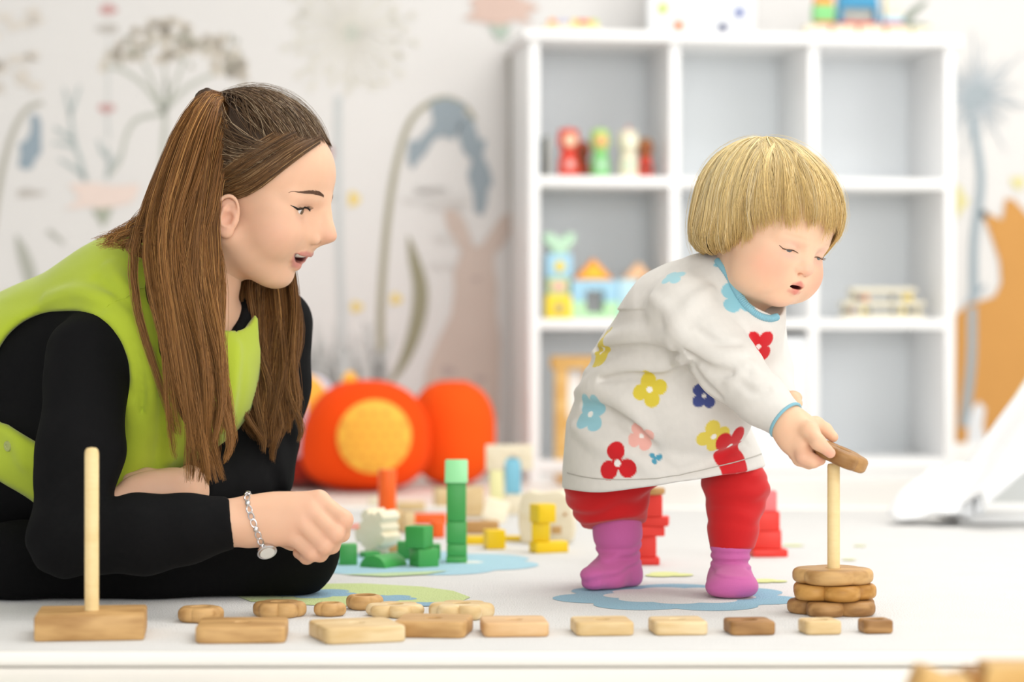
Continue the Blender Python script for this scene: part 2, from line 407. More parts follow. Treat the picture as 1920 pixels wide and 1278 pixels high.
GREY, SAGE, BLUE, BEIGE, PINK, OLIVE = '#b9bab6', '#b3b9b0', '#8c9aa3', '#d6cec3', '#dcc9bf', '#97937b'
# umbel flower behind the woman
st = []
for pts, wd in [([(300, 420), (305, 300), (310, 215), (312, 150)], 11), ([(310, 215), (270, 160), (225, 130), (190, 128)], 9), ([(310, 205), (350, 165), (400, 140), (455, 132)], 9),
                ([(308, 210), (280, 140), (262, 105)], 7), ([(312, 200), (335, 140), (350, 95)], 7), ([(312, 180), (308, 120)], 7), ([(310, 212), (260, 222), (238, 250), (225, 300), (205, 330)], 9)]:
    st += stroke(pts, wd, wd*0.6, 16)
motif('mural_umbel_stem', st, '#b4b7ad')
fb = []
for k in range(120):
    a = random.random(); x = 185+275*a; top = 128-92*math.sin(math.pi*a)**0.7; y = top+random.random()*(58+25*math.sin(math.pi*a))*0.95
    if (x > 330 and x < 390 and y > 105) or (x < 275 and y > 132): continue
    fb.append(blob(x, y, random.uniform(7, 12), random.uniform(6, 10), 9, 0.12))
motif('mural_umbel_florets', fb, '#cfc7ba')
motif('mural_umbel_dark_spots', [blob(200+random.random()*250, 60+random.random()*70, 4, 6, 8) for k in range(24)]+[blob(248, 97, 8, 13), blob(347, 70, 13, 9), blob(365, 82, 9, 7)], '#a7a598')  # darker printed spots among the florets
# small red seed heads
motif('mural_red_heads', [blob(203, 18, 17, 10, 14, .1), blob(200, 203, 16, 9, 14, .1), blob(617, 287, 8, 14, 10, .1)], '#c79c9a')
motif('mural_grey_heads', [blob(202, 54, 22, 9, 14, .1), blob(55, 362, 26, 8, 14, .2), blob(590, 370, 40, 6, 12, .2)], '#bdb8b2')
st = []
for pts, wd in [([(160, 340), (150, 300), (138, 260), (132, 215), (120, 165)], 9), ([(132, 215), (142, 185), (150, 160)], 8), ([(138, 262), (118, 250), (102, 238)], 10), ([(140, 275), (118, 270), (98, 268)], 8),
                ([(160, 330), (130, 310), (110, 298)], 9), ([(200, 335), (205, 300), (200, 275)], 7), ([(205, 300), (190, 280), (184, 262)], 9), ([(202, 320), (225, 290)], 7), ([(203, 260), (202, 210), (203, 70)], 2.5)]:
    st += stroke(pts, wd, wd*0.5, 14)
motif('mural_blue_sprig', st, '#b0bab9')
motif('mural_bluebell_stem', stroke([(-20, 470), (0, 340), (22, 255), (50, 205), (80, 192)], 13, 8, 30), '#b0aea3')
motif('mural_bluebell_cup', [[(58, 215), (70, 214), (77, 230), (78, 285), (66, 300), (60, 316), (46, 318), (34, 312), (38, 290), (36, 270), (50, 262), (58, 245)]], '#93a2ad')
motif('mural_pink_flower', [[(128, 345), (175, 342), (210, 348), (262, 345), (258, 362), (246, 380), (200, 392), (165, 388), (120, 392), (150, 372)]], '#e6d4cb')
motif('mural_sepal', [[(172, 393), (212, 388), (204, 410), (194, 426), (182, 410)]], '#a9ae9f')
motif('mural_leaf_left', stroke([(30, 440), (45, 480), (58, 530), (56, 600)], lens(24), n=24)+stroke([(90, 432), (120, 456)], 9, 5, 6), '#b0b1a8')
# seed clock above the woman
st = []
for k in range(46):
    a = 2*math.pi*k/46+random.uniform(-.05, .05); r = random.uniform(85, 130)
    st += stroke([(657+12*math.cos(a), 58+10*math.sin(a)), (657+r*math.cos(a), 58+r*0.98*math.sin(a))], 2.2, 4.5, 3)
    st.append(blob(657+r*math.cos(a), 58+r*math.sin(a), 8, 7, 8, .2))
motif('mural_seed_clock', st, '#dcd9cf')
motif('mural_seed_clock_heart', [blob(660, 62, 15, 17, 14, .12)], '#bfc2b8')
motif('mural_tall_stem', stroke([(634, 180), (634, 330), (638, 520), (648, 740)], 13, 13, 30), '#c6caca')
motif('mural_far_clock', [blob(20+random.uniform(-60, 50), 60+random.uniform(-70, 110), 15, 9, 9, .2) for k in range(22)], '#d9d2c9')
# big bluebell
motif('mural_big_stem', stroke([(722, 742), (714, 640), (716, 540), (728, 400), (745, 300), (768, 230), (800, 196), (835, 184), (870, 198), (890, 225)], 15, 7, 60), '#a39f8a')
motif('mural_big_leaf', stroke([(725, 728), (760, 670), (783, 600), (788, 540), (776, 485), (765, 442)], lens(27), n=40), OLIVE)
bells = [[(806, 192), (838, 184), (872, 196), (866, 238), (858, 250), (850, 262), (828, 255), (812, 262), (800, 285), (786, 300), (772, 318), (764, 300), (766, 265), (786, 262), (800, 245), (812, 232)],
         [(855, 240), (872, 215), (886, 222), (898, 262), (912, 262), (905, 292), (918, 318), (924, 345), (916, 352), (912, 385), (904, 405), (890, 398), (886, 360), (876, 330), (884, 300), (868, 285)]]
motif('mural_big_bells', bells, '#97a3ab')
motif('mural_yellow_dots', [blob(663, 373, 11, 14, 12, .2), blob(668, 575, 12, 10, 10, .2), blob(742, 560, 11, 11, 10, .2), blob(12, 560, 12, 12, 10, .2)], '#e8cf80')
# rabbit
rab = [(800, 790), (792, 740), (800, 690), (820, 640), (846, 590), (852, 545), (850, 510), (858, 488), (866, 470), (848, 448), (836, 420), (832, 396), (842, 390), (858, 396), (872, 416), (882, 445), (888, 462), (902, 460),
       (916, 440), (934, 412), (952, 398), (962, 402), (960, 430), (944, 458), (926, 478), (926, 500), (932, 540), (930, 580), (938, 640), (936, 700), (934, 790)]
motif('mural_rabbit', [rab], '#cdbdb3')
motif('mural_rabbit_nose', [blob(892, 523, 8, 5, 10), blob(840, 695, 14, 9, 10, .2), blob(900, 710, 12, 7, 10, .2)], '#b9a9a4')
motif('mural_pink_head', [[(868, 35), (890, 20), (880, 0), (930, -20), (985, 0), (1012, 15), (985, 30), (1000, 46), (962, 38), (940, 50), (905, 42)]], '#d2b8ac')
motif('mural_green_cup', [[(915, 48), (958, 48), (950, 70), (938, 78), (925, 66)]], '#aebcb0')
motif('mural_right_stem', stroke([(955, 100), (960, 200), (958, 330), (966, 500)], 12, 10, 20), '#b6b2aa')
st = []
for k in range(26):
    x = random.uniform(560, 720); st += stroke([(x, 760), (x+random.uniform(-10, 10), 690), (x+random.uniform(-26, 26), random.uniform(600, 670))], random.uniform(10, 24), 3, 8)
motif('mural_grass', st, '#cbcdcb')
motif('mural_grey_flecks', [blob(random.uniform(770, 850), random.uniform(350, 540), random.uniform(20, 40), random.uniform(4, 9), 10, .2) for k in range(7)], '#d6d3d0')
# right of the shelf: dark seed clock, stem, fox
st = []
for k in range(34):
    a = 2*math.pi*k/34+random.uniform(-.06, .06); r = random.uniform(60, 125)
    st += stroke([(1832+8*math.cos(a), 178+8*math.sin(a)), (1832+r*math.cos(a), 178+r*math.sin(a))], 6, 2, 3)
motif('mural_dark_clock', st, '#b4bcc2')
motif('mural_dark_heart', [blob(1832, 178, 26, 18, 14, .15), blob(1818, 202, 14, 10, 12, .2)], '#a0aab0')
motif('mural_dark_stem', stroke([(1820, 218), (1834, 290), (1838, 350), (1826, 450), (1824, 560), (1818, 680), (1806, 800)], 13, 17, 40), '#98a6ae')
motif('mural_dark_leaf', stroke([(1800, 640), (1822, 560), (1846, 535)], 26, 6, 10)+stroke([(1796, 745), (1806, 800), (1812, 840)], 34, 10, 10), '#9fabb3')
fox = [(1790, 590), (1815, 570), (1845, 562), (1864, 555), (1876, 530), (1873, 490), (1858, 445), (1842, 402), (1856, 402), (1878, 412), (1884, 372), (1900, 374), (1925, 402), (1990, 460), (2010, 700), (1990, 860), (1790, 860)]
motif('mural_fox', [fox], '#c8924f')
motif('mural_fox_nose', [blob(1844, 402, 7, 8, 10)], '#3c3b38')
motif('mural_fox_stem', stroke([(1822, 575), (1820, 680), (1806, 800)], 16, 18, 16), '#9aa7ae')
motif('mural_fox_tuft', [[(1815, 790), (1822, 765), (1834, 752), (1846, 765), (1842, 800), (1850, 830), (1812, 830)]], '#dfe1e4')
motif('mural_yellow_right', [[(1790, 345), (1802, 352), (1806, 368), (1816, 374), (1808, 388), (1800, 398), (1792, 412)], blob(1908, 342, 14, 12, 10, .25)], '#dcd49a')
# ------------------------------------------------------------------ cube shelf and what stands on it
WH = mat('white_laminate', '#f9f9f9', 0.38, 0, var=0.01)
WB = mat('shelf_back_panel', '#eff3f6', 0.6, 0, var=0.01)
def shelf_s(x, d):                                     # position along the shelf of pixel column x at depth d behind its front
    k = (x-960)/F; A = SHO+V*d
    return (k*A.y-A.x)/(U.x-k*U.y)
def shelf_z(x, y, d):
    return on_plane(x, y, SHO+V*d).z
ZB, Z1, Z2, ZT = 0.050, 0.363, 0.689, 1.0325
T = 0.023
sh = thing('cube_shelf', 'tall white cube shelf with nine open compartments against the mural wall', 'shelf', SHO, ANG)
link('side_panel', box_me(T, SHD, ZT-T, 0.0015, 0, (T/2, SHD/2)), WH, sh); link('side_panel', box_me(T, SHD, ZT-T, 0.0015, 0, (SHW-T/2, SHD/2)), WH, sh)
link('top_board', box_me(SHW+0.03, SHD+0.012, T, 0.002, ZT-T, (SHW/2, SHD/2-0.006)), WH, sh)
link('bottom_board', box_me(SHW-2*T, SHD, T, 0.001, ZB-T, (SHW/2, SHD/2)), WH, sh)
link('plinth', box_me(SHW-2*T, 0.018, ZB-T, 0.001, 0, (SHW/2, 0.02)), WH, sh)
DV = [shelf_s(1266, 0), shelf_s(1526, 0)]
for s in DV: link('divider', box_me(T, SHD-0.012, ZT-T-ZB, 0.001, ZB, (s, SHD/2-0.004)), WH, sh)
edges = [T]+[e for s in DV for e in (s-T/2, s+T/2)]+[SHW-T]
for z in (Z1, Z2):
    for k in range(3):
        a, b = edges[2*k], edges[2*k+1]; link('shelf_board', box_me(b-a, SHD-0.012, T, 0.001, z-T/2, ((a+b)/2, SHD/2-0.004)), WH, sh)
link('back_panel', box_me(SHW-0.01, 0.008, ZT-0.03, 0, 0.01, (SHW/2, SHD-0.004)), WB, sh)
FL = {0: ZB, 1: Z1+T/2, 2: Z2+T/2, 3: ZT}
def sx(x, d, row):                                     # world position on a shelf board
    p = SHO+U*shelf_s(x, d)+V*d; return Vector((p.x, p.y, FL[row]))
def pw(px, d=0.1): return px*(5.55+d)/F                # pixels -> metres at the shelf
def sthing(name, label, cat, x, d, row, group=None): return thing(name, label, cat, sx(x, d, row), ANG, group)
CREAM, RED, ORG, YEL, GRN, LBL, MINT = (mat('paint_cream', '#efe6cc', 0.45), mat('paint_red', '#de4634', 0.4), mat('paint_orange', '#f59a3c', 0.42), mat('paint_yellow', '#f2d534', 0.42),
     mat('paint_green', '#86cf83', 0.42), mat('paint_light_blue', '#a5d2ea', 0.42), mat('paint_mint', '#c9ead0', 0.42))
BLU, NVY, BRN, SKNP, PNK = mat('paint_blue', '#3f93bd', 0.42), mat('paint_navy', '#3d4470', 0.42), mat('paint_brown', '#9a4a2c', 0.45), mat('paint_face', '#f3cfae', 0.5), mat('paint_pink', '#f0b4ac', 0.45)
DRK, LIME, TEAL, PUR = mat('paint_dark', '#47463c', 0.5), mat('paint_lime', '#c2d34a', 0.4), mat('paint_teal', '#8fcfc0', 0.42), mat('paint_violet', '#c4c2dc', 0.42)
GRY = mat('paint_grey', '#a9aaa4', 0.5)
BIRCH = wood('birch', '#efe1c2', '#dcc79d', 0.5, 1.0, 12)
# wooden figures, top left compartment
def figure(label, x, w_, h_, body, head, face, belly, d=0.06, hat=None, ears=True):
    t = sthing('toy_figure', label, 'toy', x, d, 2, 'wooden figures in the top left compartment')
    r = pw(w_)/2; H = pw(h_)
    link('body', lathe_me([(0, 0), (r*0.95, 0), (r, H*0.03), (r*0.93, H*0.3), (r*0.72, H*0.5), (r*0.6, H*0.56), (0, H*0.56)], 28), body, t)
    hd = link('head', lathe_me([(0, H*0.52), (r*0.7, H*0.54), (r*1.0, H*0.66), (r*1.02, H*0.8), (r*0.8, H*0.93), (r*0.3, H*0.99), (0, H)], 28), head, t)
    link('face', lathe_me([(0, 0), (r*0.62, 0), (r*0.5, r*0.12), (0, r*0.16)], 20), face, hd, (0, -r*0.93, H*0.73), (math.pi/2, 0, 0))
    link('belly_patch', lathe_me([(0, 0), (r*0.45, 0), (r*0.36, r*0.1), (0, r*0.13)], 18), belly, t, (0, -r*0.88, H*0.24), (math.pi/2+0.1, 0, 0))
    if ears:
        for s in (-1, 1): link('ear', lathe_me([(0, -r*.2), (r*.22, -r*.1), (r*.24, r*.05), (0, r*.2)], 12), head, hd, (s*r*0.72, 0, H*0.93))
    if hat: link('hat', cyl_me(r*0.25, H*0.12, 0.001, 16, r*0.1), hat, hd, (0, 0, H*0.97))
figure('red wooden figure with pale face, leftmost in the top left compartment', 1066, 40, 92, RED, RED, SKNP, PNK)
figure('dark brown wooden figure tucked behind the red one', 1093, 28, 72, BRN, BRN, BRN, RED, 0.12, None, False)
figure('green wooden figure with orange face in the top left compartment', 1125, 36, 92, GRN, mat('paint_leaf', '#b2dc7c', 0.42), mat('paint_peach', '#f0b27a', 0.45), MINT)
figure('cream white wooden figure with small pink tuft on its head', 1178, 38, 90, CREAM, CREAM, mat('paint_ivory', '#f6f5dd', 0.45), MINT, 0.06, PNK)
figure('orange-red wooden figure with a brown head, rightmost in its compartment', 1210, 30, 76, RED, mat('paint_tan', '#a9743e', 0.45), BRN, DRK, 0.08, None, False)
t = sthing('picture_book', 'thin dark blue picture book standing against the left shelf side', 'book', 1017, 0.2, 2)
link('cover', box_me(0.008, 0.16, pw(80), 0.001, 0), mat('book_blue', '#5f7f90', 0.6), t); link('pages', box_me(0.005, 0.155, pw(80)-0.004, 0, 0.002, (0, -0.004)), CREAM, t)
# block castle, middle left compartment
def sblock(name, label, x, w_, h_, zpx, matl, d=0.07, depth=0.04, shape='box', group='castle blocks in the middle left compartment', cat='toy block'):
    base = sx(x, d, 1); base.z += pw(zpx)
    if shape == 'box': me = box_me(pw(w_), depth, pw(h_), 0.002)
    elif shape == 'roof': me = prism_me([(-pw(w_)/2, 0), (pw(w_)/2, 0), (0, pw(h_))], depth, 0.002)
    elif shape == 'bridge':
        W, H, a = pw(w_)/2, pw(h_), pw(w_)*0.2; me = prism_me([(-W, 0), (-a, 0), (-a, H*0.52), (a, H*0.52), (a, 0), (W, 0), (W, H), (-W, H)], depth, 0.0015)
    elif shape == 'tray':
        W, H, a = pw(w_)/2, pw(h_), pw(w_)*0.2; me = prism_me([(-W, 0), (W, 0), (W, H), (a, H), (a, H*0.35), (-a, H*0.35), (-a, H), (-W, H)], depth, 0.0015)
    elif shape == 'cup':
        W, H = pw(w_)/2, pw(h_); me = prism_me([(-W*.45, 0), (W*.45, 0), (W*.55, H*.3), (W, H*.6), (W, H), (W*.4, H), (W*.4, H*.8), (-W*.4, H*.8), (-W*.4, H), (-W, H), (-W, H*.6), (-W*.55, H*.3)], depth, 0.001)
    t = thing(name, label, cat, base, ANG, group); link('block', me, matl, t); return t
t = sblock('toy_block', 'yellow arch block with a dark round hole, foot of the toy castle tower', 1046, 48, 44, 0, YEL)
link('round_inlay', cyl_me(pw(9), 0.004, 0.001, 20), mat('inlay_tan', '#b9a37c', 0.6), t, (0, -0.019, pw(20)), (math.pi/2, 0, 0))
t = sblock('toy_block', 'pale green and pink block between the yellow and blue castle blocks', 1045, 38, 32, 44, mat('paint_sage', '#c6d79a', 0.45))
link('pink_stripe', box_me(pw(24), 0.004, pw(14), 0.001), PNK, t, (0, -0.02, pw(9)))
t = sblock('toy_block', 'light blue block with a yellow dot in the castle tower', 1047, 48, 44, 76, LBL)
link('yellow_dot', cyl_me(pw(10), 0.003, 0.001, 20), YEL, t, (0.0, -0.0195, pw(21)), (math.pi/2, 0, 0))
sblock('toy_block', 'mint green battlement block topping the castle tower', 1048, 56, 38, 120, mat('paint_mint2', '#bfe3c6', 0.45), shape='cup')
sblock('toy_block', 'pale green base block under the blue castle bridge', 1113, 88, 32, 0, mat('paint_pale_green', '#bdeab5', 0.45), shape='tray')
sblock('toy_block', 'light blue bridge block with square gateway in the castle', 1113, 88, 40, 32, LBL, shape='bridge')
t = sblock('toy_block', 'orange triangular roof over the blue castle bridge', 1111, 76, 40, 72, ORG, shape='roof')
link('roof_front', prism_me([(-pw(27), pw(3)), (pw(27), pw(3)), (0, pw(31))], 0.003, 0.0005), mat('paint_amber', '#fbbf2e', 0.42), t, (0, -0.0205, 0))
sblock('toy_block', 'pale blue upright block at the right of the castle bridge', 1176, 36, 74, 0, mat('paint_ice', '#c4e4ee', 0.45), d=0.09)
sblock('toy_block', 'pink block under the peach castle roof', 1206, 34, 66, 0, PNK, d=0.11)
sblock('toy_block', 'peach triangular roof on the right end of the castle', 1195, 60, 32, 74.5, mat('paint_peach2', '#f6c69a', 0.45), d=0.10, shape='roof')
# wooden rocker frame, bottom left compartment
t = sthing('wooden_rocker_frame', 'honey coloured wooden frame toy half hidden behind the child', 'toy', 1080, 0.06, 0)
HON = wood('honey_wood', '#e9c07c', '#cf9d52', 0.5)
for s in (-1, 1): link('post', box_me(0.03, 0.02, pw(170), 0.003, 0.0, (s*0.035, 0)), HON, t)
link('top_bar', box_me(0.12, 0.028, pw(24), 0.004, pw(168)), HON, t); link('cross_bar', box_me(0.05, 0.016, 0.02, 0.003, pw(60)), HON, t)
link('panel', box_me(0.045, 0.006, pw(140), 0.001, pw(22), (0, 0.012)), WH, t)
# dish on the floor just in front of the shelf
dp = G(1062, 908); t = thing('wooden_dish', 'small curved honey-coloured wooden dish on the floor before the shelf', 'dish', dp)
link('bowl', lathe_me([(0, 0), (0.014, 0), (0.022, 0.008), (0.03, 0.022), (0.026, 0.022), (0.018, 0.010), (0, 0.006)], 28), HON, t)
# storage box, bottom middle compartment
t = sthing('storage_box', 'white storage box in the bottom middle compartment', 'box', 1397, 0.14, 0)
bw = pw(238, .0); bm_ = 0.283
for nm, me in (('front_panel', box_me(bw, 0.008, bm_, 0.002, 0.001, (0, -0.12))), ('rear_panel', box_me(bw, 0.008, bm_, 0.002, 0.001, (0, 0.12))), ('side_panel', box_me(0.008, 0.232, bm_, 0.001, 0.001, (-bw/2+0.004, 0))),
               ('side_panel', box_me(0.008, 0.232, bm_, 0.001, 0.001, (bw/2-0.004, 0))), ('base_panel', box_me(bw-0.016, 0.232, 0.006, 0, 0.001))): link(nm, me, mat('box_white', '#eef1f4', 0.5, var=0.01), t)
# bead frames, middle right compartment
t = sthing('bead_counting_frame', 'cream wooden counting frame with black and yellow beads', 'toy', 1653, 0.08, 1)
for zz, hw, nm in ((0.0, 78, 'rail'), (pw(24), 78, 'rail'), (pw(49), 62, 'rail')): link(nm, box_me(pw(2*hw), 0.05, pw(9), 0.002, zz), CREAM, t)
for zz, hw in ((pw(9), 70), (pw(33), 56)):
    for s in (-1, 1): link('end_post', box_me(pw(5), 0.04, pw(16), 0.001, zz, (s*pw(hw), 0.004)), CREAM, t)
    link('rod', tube_me([(-pw(hw), -0.018, zz+pw(7)), (pw(hw), -0.018, zz+pw(7))], 0.0012), GRY, t)
for zz, seq in ((pw(16), ((-72, DRK), (-62, BRN), (-40, YEL), (-30, DRK), (18, DRK), (36, YEL), (46, DRK))), (pw(40), ((-54, DRK), (-44, BRN), (-34, ORG), (16, DRK), (40, YEL), (50, YEL)))):
    for xx, mm in seq: link('bead', lathe_me([(0, -pw(4)), (pw(4.5), -pw(3.5)), (pw(6), 0), (pw(4.5), pw(3.5)), (0, pw(4))], 16), mm, t, (pw(xx), -0.018, zz), (0, math.pi/2, 0))
t = sthing('toy_leaf_tray', 'flat green toy tray lying in the top middle compartment', 'toy', 1352, 0.12, 2); link('tray', lathe_me([(0, 0), (.02, 0), (.03, .004), (.028, .008), (.018, .004), (0, .004)], 28), GRN, t)
# on top of the shelf
t = sthing('bead_tray', 'cream tray of orange and violet beads on the shelf top, left end', 'toy', 1070, 0.06, 3)
link('tray', box_me(pw(102), 0.06, pw(13), 0.003), mat('tray_cream', '#f3e7c0', 0.5), t)
for k, (xx, mm) in enumerate(((-36, ORG), (-22, PUR), (-8, PUR), (6, YEL), (18, RED), (30, ORG), (42, LIME))): link('bead', lathe_me([(0, 0), (pw(7), 0), (pw(8), pw(5)), (pw(6), pw(11)), (0, pw(12))], 18), mm, t, (pw(xx), -0.01, pw(13)))
t = sthing('toy_clock', 'white board ringed with coloured round knobs standing on the shelf top', 'toy clock', 1315, 0.16, 3)
link('board', box_me(pw(205, .2), 0.016, pw(205, .2), 0.006), mat('clock_white', '#eceef0', 0.45, var=0.01), t)
for s in (-1, 1): link('foot', box_me(0.02, 0.07, 0.014, 0.003, 0, (s*0.08, 0.01)), WH, t)
cc = [YEL, BLU, GRN, TEAL, mat('paint_indigo', '#5b6fae', 0.42), NVY, CREAM, mat('paint_rust', '#dd7a35', 0.42), LIME, mat('paint_vermilion', '#e0562c', 0.42), PNK, TEAL]
for k in range(12):
    a = math.radians(90-30*k-2); rr = pw(84, .2); link('knob', lathe_me([(0, 0), (pw(10), 0), (pw(9), .006), (0, .009)], 20), cc[k], t, (rr*math.cos(a), -0.008, pw(98, .2)+rr*math.sin(a)), (math.pi/2, 0, 0))
link('hand', box_me(0.006, 0.003, pw(55), 0.001), GRY, t, (0, -0.011, pw(98)), (0, 0.7, 0)); link('hand', box_me(0.006, 0.003, pw(36), 0.001), GRY, t, (0, -0.014, pw(98)), (0, -1.1, 0))
t = sthing('toy_dish', 'small flat red toy lying beside the knob board on the shelf top', 'toy', 1440, 0.1, 3); link('plate', lathe_me([(0, 0), (.018, 0), (.024, .004), (.022, .008), (0, .006)], 24), mat('paint_coral', '#e58f82', 0.45), t)
t = sthing('toy_train', 'toy train of cream wagons with coloured loads on the shelf top', 'toy train', 1630, 0.07, 3)
for k in range(5):
    xx = pw(-104+52*k); c_ = link('wagon', box_me(pw(47), 0.045, pw(18), 0.003, pw(5), (xx, 0)), CREAM, t)
    for sx_ in (-1, 1):
        for sy_ in (-1, 1): link('wheel', cyl_me(pw(7), 0.006, 0.001, 18), CREAM, c_, (xx+sx_*pw(14), sy_*0.022+0.003, pw(7)), (math.pi/2, 0, 0))
    if k < 4: link('coupling', box_me(pw(8), 0.01, pw(5), 0.0, pw(10), (xx+pw(26), 0)), GRY, t)
def load(nm, x0, x1, y0, y1, mm, dep=0.035): return link(nm, box_me(pw(x1-x0), dep, pw(y1-y0), 0.002, pw(70-y1), (pw((x0+x1)/2-1630), 0)), mm, t)
load('red_deck', 1524, 1562, 40, 47, RED); load('green_block', 1521, 1559, 8, 40, GRN); load('lime_cap', 1524, 1556, -8, 8, ORG)
load('red_deck', 1572, 1640, 40, 47, RED)
link('blue_arch', prism_me([(-pw(40), 0), (-pw(31), 0), (-pw(31), pw(27)), (pw(31), pw(27)), (pw(31), 0), (pw(40), 0), (pw(36), pw(52)), (-pw(36), pw(52))], 0.035, 0.001), BLU, t, (pw(1606-1630), 0, pw(30))); load('grey_panel', 1577, 1635, 13, 40, GRY, 0.02)
load('red_deck', 1652, 1692, 40, 47, RED); load('blue_step', 1655, 1692, 28, 40, LBL); load('cream_block', 1658, 1688, -10, 28, CREAM)
link('crane_arm', tube_me([(pw(64), 0, pw(28)), (pw(80), 0, pw(48)), (pw(96), 0, pw(62)), (pw(112), 0, pw(72))], [.009, .010, .008, .005], 10), mat('paint_moss', '#8f978c', 0.5), t)
link('grey_cargo', tube_me([(pw(66), 0, pw(28)), (pw(92), -.004, pw(27)), (pw(118), 0, pw(26))], [.006, .009, .004], 10), mat('paint_moss', '#8f978c', 0.5), t)
# ------------------------------------------------------------------ rug, cushions, tent, blocks on the floor
RUGZ = 0.012
def rug_mat():
    m, nt, b = nodes('rug_pile'); N, L = nt.nodes, nt.links; tc = N.new('ShaderNodeTexCoord')
    a = N.new('ShaderNodeAttribute'); a.attribute_name = 'col'
    n1 = N.new('ShaderNodeTexNoise'); n1.inputs['Scale'].default_value = 420; n1.inputs['Detail'].default_value = 2; L.new(tc.outputs['Object'], n1.inputs['Vector'])
    n2 = N.new('ShaderNodeTexNoise'); n2.inputs['Scale'].default_value = 14; n2.inputs['Detail'].default_value = 4; L.new(tc.outputs['Object'], n2.inputs['Vector'])
    mr = N.new('ShaderNodeMapRange'); mr.inputs[3].default_value = 0.86; mr.inputs[4].default_value = 1.12; L.new(n1.outputs['Fac'], mr.inputs[0])
    m2 = N.new('ShaderNodeMapRange'); m2.inputs[3].default_value = 0.96; m2.inputs[4].default_value = 1.04; L.new(n2.outputs['Fac'], m2.inputs[0])
    mu = N.new('ShaderNodeMath'); mu.operation = 'MULTIPLY'; L.new(mr.outputs[0], mu.inputs[0]); L.new(m2.outputs[0], mu.inputs[1])
    sc = N.new('ShaderNodeVectorMath'); sc.operation = 'SCALE'; L.new(a.outputs['Color'], sc.inputs[0]); L.new(mu.outputs[0], sc.inputs['Scale']); L.new(sc.outputs[0], b.inputs['Base Color'])
    b.inputs['Roughness'].default_value = 0.95; b.inputs['Sheen Weight'].default_value = 0.2; b.inputs['Specular IOR Level'].default_value = 0.1
    bp = N.new('ShaderNodeBump'); bp.inputs['Strength'].default_value = 0.7; bp.inputs['Distance'].default_value = 0.003; L.new(n1.outputs['Fac'], bp.inputs['Height']); L.new(bp.outputs[0], b.inputs['Normal'])
    return m
RUGM = rug_mat()
ry0, ry1 = 2.495, 4.55
rug = thing('rug', 'large off-white play rug with blue flowers and green leaf motifs', 'rug', (0.2, (ry0+ry1)/2, 0))
link('pile', setcol(box_me(3.6, ry1-ry0, RUGZ, 0.004), lin('#e2e1df')), RUGM, rug)
for nm, yy in (('binding', -(ry1-ry0)/2), ('binding', (ry1-ry0)/2)):
    link(nm, tube_me([(-1.8, yy, 0.0085), (1.8, yy, 0.0085)], 0.0082, 12), mat('rug_binding', '#f1eee8', 0.8, 0.3, 500, 0.05), rug)
link('seam', tube_me([(-1.79, -(ry1-ry0)/2+0.03, RUGZ-0.0005), (1.79, -(ry1-ry0)/2+0.03, RUGZ-0.0005)], 0.0022, 8), mat('rug_seam', '#cfcdc8', 0.9, 0.3, 500), rug)
RN = [0]
def rug_motif(name, polys, col):
    RN[0] += 1; z = RUGZ+0.0003+0.00008*RN[0]; v, f = [], []
    for poly in polys:
        i0 = len(v); 
        for x, y in poly:
            p = G(x, y, RUGZ); v.append((p.x-rug.location.x, p.y-rug.location.y, z))
        f.append(tuple(range(i0, len(v))))
    me = mesh('motif', v, f); bm = bmesh.new(); bm.from_mesh(me); bmesh.ops.triangulate(bm, faces=bm.faces); bmesh.ops.recalc_face_normals(bm, faces=bm.faces)
    for q in bm.faces:
        if q.normal.z < 0: q.normal_flip()
    bm.to_mesh(me); bm.free(); return link(name, setcol(me, lin(col)), RUGM, rug)
def flower_px(cx, cy, R, n=6, amp=0.14, ph=0.3, z=0):
    """flower outline lying on the rug around the ground point seen at (cx, cy)"""
    c = G(cx, cy, RUGZ); out = []
    for k in range(96):
        t = 2*math.pi*k/96; r = R*(1-amp+amp*abs(math.cos(n/2*(t+ph)))**0.7*1.6); x, y = c.x+r*math.cos(t), c.y+r*math.sin(t)
        out.append((960+F*x/y, YH+F*(HC-RUGZ)/y))
    return out
rug_motif('blue_flower', [flower_px(1268, 1119, 0.145, 7)], '#8fbdd3'); rug_motif('flower_centre', [flower_px(1275, 1116, 0.092, 9, 0.1)], '#e4e2e0')
rug_motif('blue_flower', [flower_px(775, 1055, 0.175, 7, 0.1)], '#a9d2e2'); rug_motif('flower_centre', [flower_px(880, 1054, 0.02, 9, 0.1)], '#ececea')
rug_motif('green_leaf', [[(430, 1112), (480, 1102), (570, 1095), (680, 1094), (790, 1100), (850, 1108), (882, 1120), (860, 1130), (800, 1136), (700, 1138), (560, 1134), (470, 1128)]], '#cbdb94')
for q in (flower_px(590, 1113, 0.05, 5, 0.2), flower_px(725, 1122, 0.035, 5, 0.2), flower_px(800, 1133, 0.02, 5, .2)): rug_motif('blue_patch', [q], '#8ab4cc')
for q in (flower_px(1487, 1023, 0.016, 5), flower_px(1612, 1024, 0.01, 5), flower_px(1592, 1050, 0.01, 5), flower_px(1440, 1090, 0.022, 3, .3), flower_px(1252, 1078, 0.03, 3, .3)): rug_motif('yellow_dot', [q], '#e3e79c')
rug_motif('green_leaf', [[(640, 1078), (700, 1076), (760, 1074), (840, 1071), (800, 1078), (720, 1082)]], '#c3dba8')
